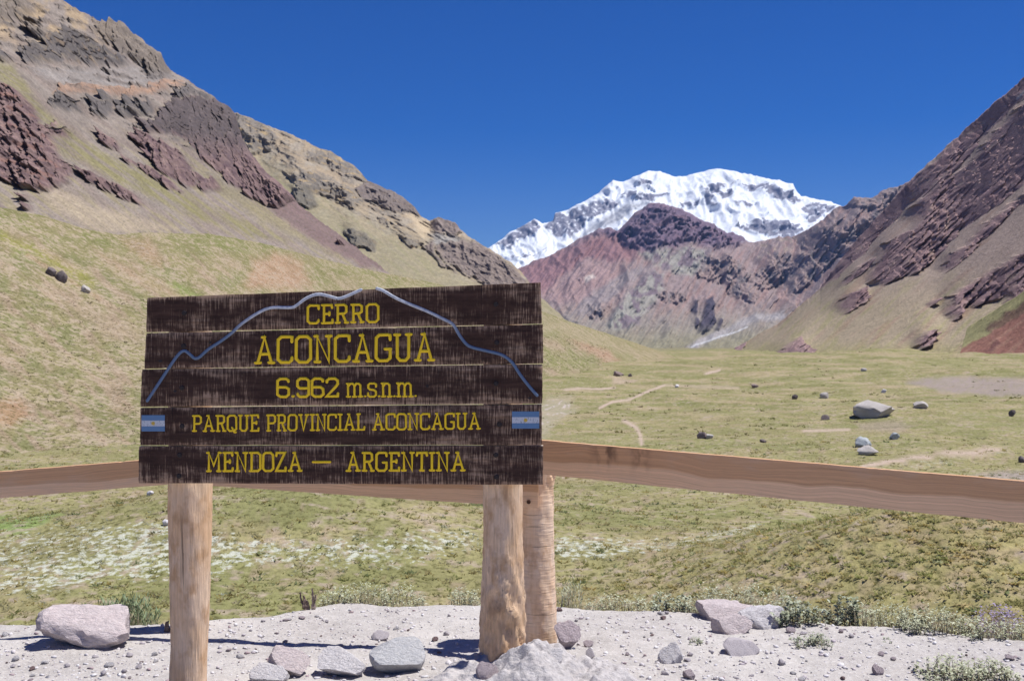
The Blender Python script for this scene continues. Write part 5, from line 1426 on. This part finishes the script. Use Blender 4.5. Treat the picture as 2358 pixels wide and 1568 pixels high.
# loose stones scattered on the gravel
smalls = [rock_mesh('loose_stone', 600 + k, 2, 6, 0.04) for k in range(7)]
for k, me in enumerate(smalls): me.materials.append((M_smallw, M_mauve, M_smallw, M_redst, M_smallw, M_white, M_white)[k])
taken = [(92, 303, 1412, 1510), (600, 985, 1490, 1600), (1270, 1340, 1438, 1505), (1600, 1810, 1398, 1470), (395, 480, 1400, 1600), (1105, 1285, 1380, 1520)]
cnt = 0
while cnt < 230:
    px = RND.uniform(-40, 2400); py = RND.uniform(1405, 1585)
    if any(a_ < px < b_ and c_ < py < d_ for a_, b_, c_, d_ in taken): continue
    if py < np.interp(px, [p[0] for p in edge_px], [p[1] for p in edge_px]) + 9: continue
    X, Y, z = ground_at(px, py)
    s = 0.009 + 0.03 * RND.random() ** 3.2
    o = bpy.data.objects.new('loose_stone', RND.choice(smalls)); COL.objects.link(o)
    o.scale = (s * RND.uniform(0.9, 1.6), s, s * RND.uniform(0.5, 0.9)); o.rotation_euler = (RND.uniform(-.3, .3), RND.uniform(-.3, .3), RND.uniform(0, 6.28))
    o.location = (X, Y, z - s * 0.12)
    tag(o, 'loose little stone, one of many strewn over the pale gravel', 'stone', 'loose stones strewn over the gravel')
    cnt += 1

# grit: too small to count
ico = bmesh.new(); bmesh.ops.create_icosphere(ico, subdivisions=1, radius=1.0)
iv = np.array([v.co[:] for v in ico.verts]); ifc = np.array([[v.index for v in f.verts] for f in ico.faces]); ico.free()
Ng = 3800
gpx = rng.uniform(-60, 2420, Ng); gpy = rng.uniform(1400, 1600, Ng)
gY = EYE * F / (gpy - CY); gX = (gpx - CX) / F * gY
ok = gpy > np.interp(gpx, [p[0] for p in edge_px], [p[1] for p in edge_px]) + 4
gX, gY = gX[ok], gY[ok]; Ng = len(gX)
gs = 0.0035 + 0.009 * rng.random(Ng) ** 4
gz = terrace_z(gX, gY)
jit = 1 + 0.35 * rng.standard_normal((Ng, len(iv), 1))
V = iv[None] * jit * (gs[:, None] * rng.uniform(0.7, 1.5, (Ng, 3)) * np.array([1, 1, 0.7]))[:, None, :] + np.stack([gX, gY, gz + gs * 0.25], -1)[:, None, :]
pal = np.array([(0.60, 0.57, 0.575), (0.56, 0.52, 0.525), (0.46, 0.405, 0.42), (0.66, 0.64, 0.64), (0.36, 0.28, 0.29)])
gc = pal[rng.choice(5, Ng, p=[.36, .30, .12, .16, .06])]
fc = (ifc[None] + (np.arange(Ng) * len(iv))[:, None, None]).reshape(-1)
M_grit = terrain_mat('grit', 0.02, 0.003, 0.2)
tag(link('grit', new_mesh('grit', V.reshape(-1, 3), fc, 3, np.repeat(gc, len(iv), 0), False), M_grit), 'fine grit and pebbles covering the terrace', 'gravel', kind='stuff')

# ------------------------------------------------------------------ boulders out in the meadow and on the hill
def meadow_hit(px, py):
    Ys = np.geomspace(18, 1600, 6000)
    X = (px - CX) / F * Ys
    z = meadow_z(X, Ys); ray = EYE - (py - CY) / F * Ys
    i = np.argmax(ray < z)
    return float(X[i]), float(Ys[i]), float(z[i])

_hpx, _hpy = px_of(HILL[1][..., 0], HILL[1][..., 1], HILL[1][..., 2])
def hill_hit(px, py):
    k = np.argmin((_hpx - px) ** 2 + (_hpy - py) ** 2)
    return [float(q) for q in HILL[1].reshape(-1, 3)[k]]

def far_rock(bbox, mat, label, seed, name='boulder', flat=0.0, depth=0.8, hill=None):
    x0, y0, x1, y1 = bbox
    if hill: X, Y, z = hill_hit((x0 + x1) / 2, y1)
    else: X, Y, z = meadow_hit((x0 + x1) / 2, y1)
    wd = (x1 - x0) / F * Y; ht = (y1 - y0) / F * Y
    me = rock_mesh(name, seed, 3, 8, 0.10, flat); me.materials.append(mat)
    o = bpy.data.objects.new(name, me); COL.objects.link(o)
    o.scale = (wd, wd * depth, ht * 1.3); o.location = (X, Y + wd * 0.25, z - ht * 0.3)
    return tag(o, label, 'boulder')
far_rock((1970, 922, 2066, 962), M_boul, 'largest boulder in the meadow, broad and grey with a sloping right side', 703)
far_rock((1972, 1006, 2008, 1030), M_boulb, 'blue-grey boulder sitting behind the pale boulder below the largest one', 705)
far_rock((1977, 1026, 2028, 1049), M_boul, 'pale low boulder in front of the blue-grey boulder', 708)
far_rock((1606, 994, 1632, 1010), M_boulr, 'brown boulder in the meadow just above the right fence rail', 711)
far_rock((1626, 999, 1644, 1010), M_boul, 'small grey boulder touching the right side of the brown boulder', 712)
far_rock((1891, 955, 1911, 967), M_bould, 'dark boulder left of the largest meadow boulder', 714)
far_rock((2106, 924, 2140, 941), M_boul, 'pale boulder standing right of the largest meadow boulder', 717)
far_rock((2050, 996, 2074, 1012), M_boulb, 'bluish boulder on the bare patch below the largest boulder', 720)
far_rock((2325, 943, 2341, 958), M_bould, 'dark upright boulder near the right edge of the meadow', 723)
far_rock((1750, 1011, 1766, 1019), M_bould, 'small dark boulder between the brown boulder and the blue-grey one', 726)
far_rock((1824, 908, 1839, 919), M_bould, 'small dark boulder high in the meadow left of the largest boulder', 729)
far_rock((1888, 903, 1910, 917), M_boul, 'pale crumbling boulder in the meadow between two dark ones', 730)
far_rock((1412, 854, 1437, 866), M_boulr, 'reddish boulder at the foot of the grassy hill right of the sign', 732)
far_rock((1446, 860, 1456, 867), M_bould, 'black boulder beside the reddish boulder at the foot of the hill', 735)
far_rock((1731, 884, 1749, 892), M_boulr, 'flat brown stone in the upper meadow right of the footpath', 738)
far_rock((1983, 847, 1997, 855), M_boul, 'grey stone on the far rise of the meadow', 741)
far_rock((2347, 1050, 2366, 1066), M_bould, 'dark boulder cut by the right edge of the picture', 744)
far_rock((1554, 885, 1565, 892), M_white, 'white stone at the upper end of the footpath', 747)
far_rock((2029, 896, 2043, 905), M_white, 'pale stone above the pale boulder in the right meadow', 750)
far_rock((102, 614, 128, 634), M_bould, 'dark rock in the gully of the left hill, upper one of two', 760, hill=176)
far_rock((120, 622, 152, 646), M_bould, 'dark elongated rock in the gully of the left hill, lower one of two', 763, hill=172)
far_rock((184, 656, 206, 674), M_boul, 'pale rock below the two dark rocks on the left hill', 766, hill=165)
far_rock((336, 1130, 354, 1142), M_white, 'white stone on the grass just under the left fence rail', 770)
far_rock((372, 1196, 390, 1210), M_white, 'white stone on the near mound left of the left sign post', 772)
far_rock((225, 1123, 237, 1132), M_white, 'white stone on the grass above the left fence rail', 773, hill=100)
far_rock((160, 1153, 178, 1162), M_boulb, 'small bluish stone low on the left hill', 774, hill=98)

# ------------------------------------------------------------------ grass tussocks (nobody could count them)
def tussocks(name, X, Y, Z, size, cols, mat, label, blades=14):
    """sprays of leaning blades"""
    K = len(X)
    ba = rng.uniform(0, 2 * np.pi, (K, blades)); br = size[:, None] * rng.uniform(0.0, 0.8, (K, blades))
    bx = X[:, None] + br * np.cos(ba); by = Y[:, None] + br * np.sin(ba); bz = (Z - 0.02)[:, None] + 0 * ba
    ln = size[:, None] * rng.uniform(0.5, 1.1, (K, blades)); wdt = size[:, None] * rng.uniform(0.12, 0.28, (K, blades))
    ta = rng.uniform(0, np.pi, (K, blades))
    p0 = np.stack([bx - wdt * np.cos(ta), by - wdt * np.sin(ta), bz], -1); p1 = np.stack([bx + wdt * np.cos(ta), by + wdt * np.sin(ta), bz], -1)
    p2 = np.stack([bx + ln * 0.5 * np.cos(ba), by + ln * 0.5 * np.sin(ba), bz + ln * rng.uniform(0.2, 0.6, (K, blades))], -1)
    V = np.stack([p0, p1, p2], 2).reshape(K, blades * 3, 3); nvt = blades * 3
    faces = np.arange(K * nvt)
    C = np.repeat(cols[:, None], nvt, 1) * np.repeat(rng.uniform(0.8, 1.25, (K, blades, 1)), 3, 1)
    o = link(name, new_mesh(name, V.reshape(-1, 3), faces, 3, np.clip(C, 0.01, 0.8).reshape(-1, 3), False), mat)
    return tag(o, label, 'grass', kind='stuff')

m, n, b = mat_base('tussock', 0.9, 0.1)
a = N(n, 'ShaderNodeAttribute', attribute_name='Col')
tc = n.nodes.new('ShaderNodeTexCoord')
n.links.new(mixn(n, 1.0, a.outputs['Color'], ramp(n, noise(n, tc.outputs['Object'], 9, 3), [(0.3, 0.8), (0.7, 1.15)]), 'MULTIPLY'), b.inputs['Base Color'])
tl = n.nodes.new('ShaderNodeBsdfTranslucent')
n.links.new(b.inputs['Base Color'].links[0].from_socket, tl.inputs['Color'])
mx = n.nodes.new('ShaderNodeMixShader'); mx.inputs[0].default_value = 0.5
n.links.new(b.outputs[0], mx.inputs[1]); n.links.new(tl.outputs[0], mx.inputs[2])
n.links.new(mx.outputs[0], n.nodes['Material Output'].inputs['Surface'])
M_tuss = m
gpal = np.array([S(168, 164, 108), S(186, 174, 122), S(150, 154, 96), S(146, 156, 112), S(192, 184, 142), S(176, 160, 100)]) * 1.38
K = 17000
tpx = rng.uniform(-80, 2440, K); tY = 1 / rng.uniform(1 / 130, 1 / 24, K)
tsz = np.clip(np.exp(rng.normal(-1.65, 0.3, K)), 0.1, 0.32) * (0.75 + tY / 120)
tX = (tpx - CX) / F * tY
wsel = sstep(-0.3, 0.3, fbm(tX / 7, tY / 7, 3, 520))
gi = np.where(rng.random(K) < wsel, rng.choice(6, K, p=[.3, .2, .2, .1, .1, .1]), rng.choice(6, K, p=[.15, .35, .05, .05, .25, .15]))
tc_ = gpal[gi].copy()
tZ = meadow_z(tX, tY)
TPX, TPY = px_of(tX, tY, tZ)
_, tfl, _b = meadow_col(tX, tY, TPX, TPY)
wh = rng.random(K) < tfl * 0.45
tc_[wh] = S(226, 228, 208) * 1.1
tsz[wh] *= 0.65
tussocks('meadow_grass', tX, tY, tZ, tsz, tc_, M_tuss, 'tussocky pasture grass dotted with white flowers', 10)
K = 3400
mxx = rng.normal(17, 9, K); myy = rng.normal(38, 8, K)
keep = (myy > 22) & (myy < 56) & (mxx > -2) & (mxx < 36) & (fbm(mxx / 1.6, myy / 1.6, 3, 530) > -0.12)
mxx, myy = mxx[keep], myy[keep]; K = len(mxx)
ms = np.clip(np.exp(rng.normal(-1.75, 0.35, K)), 0.08, 0.34)
mc = np.array([S(186, 168, 112), S(170, 166, 112), S(160, 162, 124), S(200, 184, 138), S(154, 154, 98)])[rng.choice(5, K)] * 1.75
yl = rng.random(K) < 0.05
mc[yl] = S(224, 200, 96); ms[yl] *= 0.5
tussocks('mound_grass', mxx, myy, meadow_z(mxx, myy), ms, mc, M_tuss, 'coarse yellowish tussocks covering the near mound at the right', 22)
# low scrub far out in the valley
K = 1500
spx = rng.uniform(1200, 2440, K); sY = 1 / rng.uniform(1 / 620, 1 / 130, K)
sX = (spx - CX) / F * sY
kp = fbm(sX / 50, sY / 50, 3, 540) > -0.05
sX, sY = sX[kp], sY[kp]; K = len(sX)
tussocks('valley_scrub', sX, sY, meadow_z(sX, sY), np.clip(np.exp(rng.normal(-1.1, 0.5, K)), 0.12, 0.9) * (0.6 + sY / 400), np.array([S(140, 140, 84), S(120, 124, 76), S(196, 178, 140), S(158, 150, 96)])[rng.choice(4, K)], M_tuss, 'low dark scrub dotting the far valley floor', 10)
# the lower left hillside
HV, HC = HILL[1], HILL[2]
K = 8000
hi_ = rng.integers(8, 190, K); hj = rng.integers(0, 470, K)
fr_ = rng.random((K, 2))
P = HV[hi_, hj] * (1 - fr_[:, :1]) + HV[hi_ + 1, hj] * fr_[:, :1]
P = P + (HV[hi_, hj + 1] - HV[hi_, hj]) * fr_[:, 1:]
hc = HC[hi_, hj] * rng.choice([0.62, 0.78, 1.0, 1.15], K, p=[.3, .35, .25, .1])[:, None]
hsz = np.clip(np.exp(rng.normal(-1.6, 0.35, K)), 0.1, 0.4) * (0.6 + P[:, 1] / 250)
tussocks('hillside_grass', P[:, 0], P[:, 1], P[:, 2], hsz, hc, M_tuss, 'scattered grass tufts on the left hillside', 9)

# ------------------------------------------------------------------ plants along the edge of the terrace
def plant_mat(name, c1, c2):
    m, n, b = mat_base(name, 0.8, 0.2)
    a = N(n, 'ShaderNodeAttribute', attribute_name='tint')
    c = mixn(n, a.outputs['Fac'], c1, c2)
    n.links.new(c, b.inputs['Base Color'])
    return m
M_silver = plant_mat('silvery_leaf', (0.24, 0.26, 0.15), (0.54, 0.55, 0.40))
M_leaf = plant_mat('dull_green_leaf', (0.16, 0.185, 0.095), (0.46, 0.48, 0.37))
M_spike = plant_mat('spiky_green_leaf', (0.12, 0.17, 0.075), (0.30, 0.36, 0.22))
M_violet = plant_mat('violet_flower', (0.20, 0.18, 0.20), (0.36, 0.28, 0.46))
M_stem = plant_mat('plant_stem', (0.16, 0.13, 0.09), (0.24, 0.20, 0.14))
M_dead = wood_post('dead_wood', (0.20, 0.145, 0.12), (0.34, 0.27, 0.235), (0.09, 0.065, 0.055), seed=12.0)

def plant(name, bbox, mat, label, n_leaf, leaf, kind='leaf', seed=1, depth=0.35, Yoff=0.0, cat='plant', deep=0.0):
    """clump filling bbox; leaf = (length, width) in metres"""
    r = np.random.default_rng(seed)
    x0, y0, x1, y1 = bbox
    Y0 = EYE * F / (y1 - 2 - CY)
    Y0 = min(Y0, float(np.interp(((x0 + x1) / 2 - CX) / F * Y0, _ep[:, 0], _ep[:, 1])) - 0.06) + Yoff
    wd = (x1 - x0) / F * Y0; ht = (y1 - y0) / F * Y0
    Xc = ((x0 + x1) / 2 - CX) / F * Y0
    zbase = EYE - (y1 - CY) / F * Y0
    root = empty(name, (Xc, Y0, zbase))
    tag(root, label, cat)
    n_st = max(8, n_leaf // 9)
    sx = r.uniform(-0.5, 0.5, n_st) * wd * 0.9; sy = r.uniform(0, 1, n_st) * depth
    prof = np.clip(1 - (2 * sx / wd) ** 4, 0.3, 1) * (0.55 + 0.45 * np.abs(np.sin(sx * 13 + seed)) + 0.15 * r.standard_normal(n_st))
    gz = terrace_z(Xc + sx, Y0 + sy) - zbase
    gz = np.maximum(gz, -0.2 - deep)
    hs_ = ht * np.clip(prof, 0.2, 1.1)
    tip = np.stack([sx + r.normal(0, 0.12, n_st) * ht, sy + r.normal(0, 0.12, n_st) * ht, hs_], -1)
    bs = np.stack([sx, sy, gz - 0.01], -1)
    # stems
    wv = 0.0022
    SV = np.stack([bs + [wv, 0, 0], bs + [-wv, wv, 0], bs + [-wv, -wv, 0], tip], 1).reshape(-1, 3)
    sf_ = np.array([(0, 1, 3), (1, 2, 3), (2, 0, 3)])
    SF = (sf_[None] + (np.arange(n_st) * 4)[:, None, None]).reshape(-1)
    link('stem', new_mesh('stem', SV, SF, 3, None, False, {'tint': r.random(len(SV))}), M_stem, root)['kind'] = 'stuff'
    # leaves: two bent triangles each
    k = r.integers(0, n_st, n_leaf)
    f = r.uniform(0.1, 1.0, n_leaf) ** 0.8
    p = bs[k] + (tip[k] - bs[k]) * f[:, None]
    a = r.uniform(0, 2 * np.pi, n_leaf)
    up = r.uniform(0.2, 1.0, n_leaf) if kind == 'leaf' else r.uniform(0.9, 2.2, n_leaf)
    d = np.stack([np.cos(a), np.sin(a), up], -1); d /= np.linalg.norm(d, axis=1, keepdims=True)
    sd = np.stack([-np.sin(a), np.cos(a), r.normal(0, 0.4, n_leaf)], -1)
    L = leaf[0] * r.uniform(0.6, 1.3, n_leaf)[:, None]; W = leaf[1] * r.uniform(0.7, 1.2, n_leaf)[:, None]
    q0 = p; q1 = p + d * L * 0.5 + sd * W; q2 = p + d * L * 0.5 - sd * W; q3 = p + d * L + np.array([0, 0, -0.25]) * L * (1 if kind == 'leaf' else 0.3)
    LV = np.stack([q0, q1, q2, q3], 1).reshape(-1, 3)
    lf = np.array([(0, 1, 2), (1, 3, 2)])
    LF = (lf[None] + (np.arange(n_leaf) * 4)[:, None, None]).reshape(-1)
    t = np.repeat(np.clip(r.normal(0.55, 0.28, n_leaf), 0, 1), 4)
    link('foliage', new_mesh('foliage', LV, LF, 3, None, False, {'tint': t}), mat, root)['kind'] = 'stuff'
    return root
plant('shrub', (190, 1392, 350, 1440), M_spike, 'spiky green shrub behind the large boulder on the left', 1500, (0.05, 0.0035), 'blade', 1, 0.25, 0.1)
plant('shrub', (716, 1354, 990, 1396), M_silver, 'long low silvery shrub at the terrace edge under the middle of the sign', 2300, (0.022, 0.0042), 'leaf', 2, 0.25, 0.05)
plant('shrub', (1030, 1362, 1112, 1392), M_silver, 'small silvery shrub just left of the right sign post', 700, (0.022, 0.004), 'leaf', 3, 0.2, 0.05)
plant('shrub', (1278, 1346, 1345, 1394), M_silver, 'thin upright silvery sprigs just right of the fence post', 420, (0.03, 0.003), 'blade', 4, 0.2, 0.05)
plant('shrub', (1340, 1378, 1510, 1402), M_silver, 'low silvery growth between the sprigs and the dark leafy plant', 1100, (0.02, 0.004), 'leaf', 5, 0.2, 0.05)
plant('shrub', (1505, 1374, 1596, 1412), M_leaf, 'dark green leafy plant at the edge left of the pink slabs', 480, (0.03, 0.008), 'leaf', 6, 0.2, 0.02)
plant('shrub', (1570, 1360, 1860, 1412), M_silver, 'wide silvery bush behind the pink rock slabs', 2600, (0.024, 0.0042), 'leaf', 7, 0.3, 0.12)
plant('shrub', (1760, 1398, 1945, 1446), M_leaf, 'dark leafy plant spreading right of the pink rock slabs', 1000, (0.03, 0.0085), 'leaf', 8, 0.25, 0.0)
plant('shrub', (1925, 1366, 1980, 1414), M_leaf, 'tall leafy sprig rising behind the dark leafy plant', 330, (0.035, 0.01), 'leaf', 9, 0.1, 0.1)
plant('shrub', (1940, 1398, 2150, 1442), M_silver, 'silvery growth at the edge right of the dark leafy plant', 1500, (0.022, 0.004), 'leaf', 10, 0.25, 0.05)
plant('shrub', (2080, 1412, 2280, 1468), M_silver, 'broad silvery bush toward the right end of the terrace edge', 1600, (0.026, 0.0042), 'leaf', 11, 0.25, 0.05)
plant('shrub', (2230, 1438, 2400, 1478), M_silver, 'silvery bush cut by the right edge of the picture', 1300, (0.024, 0.0042), 'leaf', 12, 0.25, 0.02)
plant('weed', (1832, 1470, 1922, 1500), M_leaf, 'small dark weed growing on the open gravel', 520, (0.02, 0.004), 'leaf', 13, 0.18)
plant('weed', (1586, 1478, 1628, 1493), M_leaf, 'tiny weed on the gravel left of the lilac slab', 160, (0.016, 0.003), 'leaf', 14, 0.1)
plant('weed', (2130, 1540, 2370, 1580), M_silver, 'silvery weeds cut by the bottom edge at the right', 1600, (0.024, 0.005), 'leaf', 15, 0.25)
plant('weed', (2035, 1470, 2062, 1486), M_leaf, 'tiny sprig right of the small dark weed on the gravel', 70, (0.014, 0.003), 'leaf', 16, 0.08)
plant('flower_clump', (2262, 1408, 2380, 1447), M_violet, 'violet flowers behind the terrace edge at the far right', 1300, (0.02, 0.006), 'leaf', 17, 0.25, 0.35, cat='flowers', deep=0.3)

# dead stumps
def stump(bbox, prongs, label, seed, Yoff=0.0):
    x0, y0, x1, y1 = bbox
    X, Y, z = ground_at((x0 + x1) / 2, y1)
    Y += Yoff
    lines = []
    root = at((x0 + x1) / 2, y1 + 3, Y)
    V = []; Fc = []; r = random.Random(seed)
    for (px, py, rad) in prongs:
        end = at(px, py, Y); seg = 9; sd = 9
        base = len(V)
        for i in range(seg + 1):
            f = i / seg
            c = root.lerp(end, f) + Vector((r.uniform(-1, 1), r.uniform(-1, 1), 0)) * 0.004 + Vector((0, 0, -0.02 * (1 - f)))
            c.x += 0.012 * math.sin(f * 3.1 + seed) * (1 if end.x > root.x else -1)
            rr_ = rad * (1.5 - 0.95 * f)
            for s in range(sd):
                a_ = 2 * math.pi * s / sd
                q = rr_ * (1 + 0.28 * math.sin(a_ * 3 + seed + f * 2) + r.uniform(-0.15, 0.15))
                V.append(c + Vector((q * math.cos(a_), q * math.sin(a_), r.uniform(-0.004, 0.012) * f)))
        for i in range(seg):
            for s in range(sd):
                s2 = (s + 1) % sd
                Fc.append((base + i * sd + s, base + i * sd + s2, base + (i + 1) * sd + s2, base + (i + 1) * sd + s))
        Fc.append(tuple(base + seg * sd + s for s in range(sd)))
    me = bpy.data.meshes.new('dead_stump'); me.from_pydata(V, [], Fc); me.materials.append(M_dead)
    return tag(link('dead_stump', me), label, 'stump')
stump((690, 1356, 735, 1403), [(686, 1366, 0.007), (696, 1372, 0.010), (723, 1357, 0.008), (731, 1372, 0.006), (703, 1384, 0.014)], 'forked dead stump at the left end of the long silvery shrub', 1)
stump((372, 1430, 398, 1484), [(391, 1432, 0.018), (384, 1450, 0.026)], 'dark dead stump peeping out left of the left sign post', 2, 0.25)

# ------------------------------------------------------------------ thin mountain air
hz = bpy.data.meshes.new('haze')
hx, hy0, hy1, z0_, z1_ = 23000, -23000, 23000, -23.5, 2600
hz.from_pydata([(x, y, z) for z in (z0_, z1_) for (x, y) in ((-hx, hy0), (hx, hy0), (hx, hy1), (-hx, hy1))], [],
               [(3, 2, 1, 0), (4, 5, 6, 7), (0, 1, 5, 4), (1, 2, 6, 5), (2, 3, 7, 6), (3, 0, 4, 7)])
m = bpy.data.materials.new('haze'); m.use_nodes = True
n = m.node_tree; n.nodes.clear()
pv = n.nodes.new('ShaderNodeVolumePrincipled')
pv.inputs['Color'].default_value = (0.30, 0.52, 1.0, 1)
pv.inputs['Density'].default_value = 2.0e-5
pv.inputs['Anisotropy'].default_value = 0.1
ou = n.nodes.new('ShaderNodeOutputMaterial'); n.links.new(pv.outputs[0], ou.inputs['Volume'])
tag(link('haze', hz, m), 'thin clear mountain air', 'haze', kind='stuff')
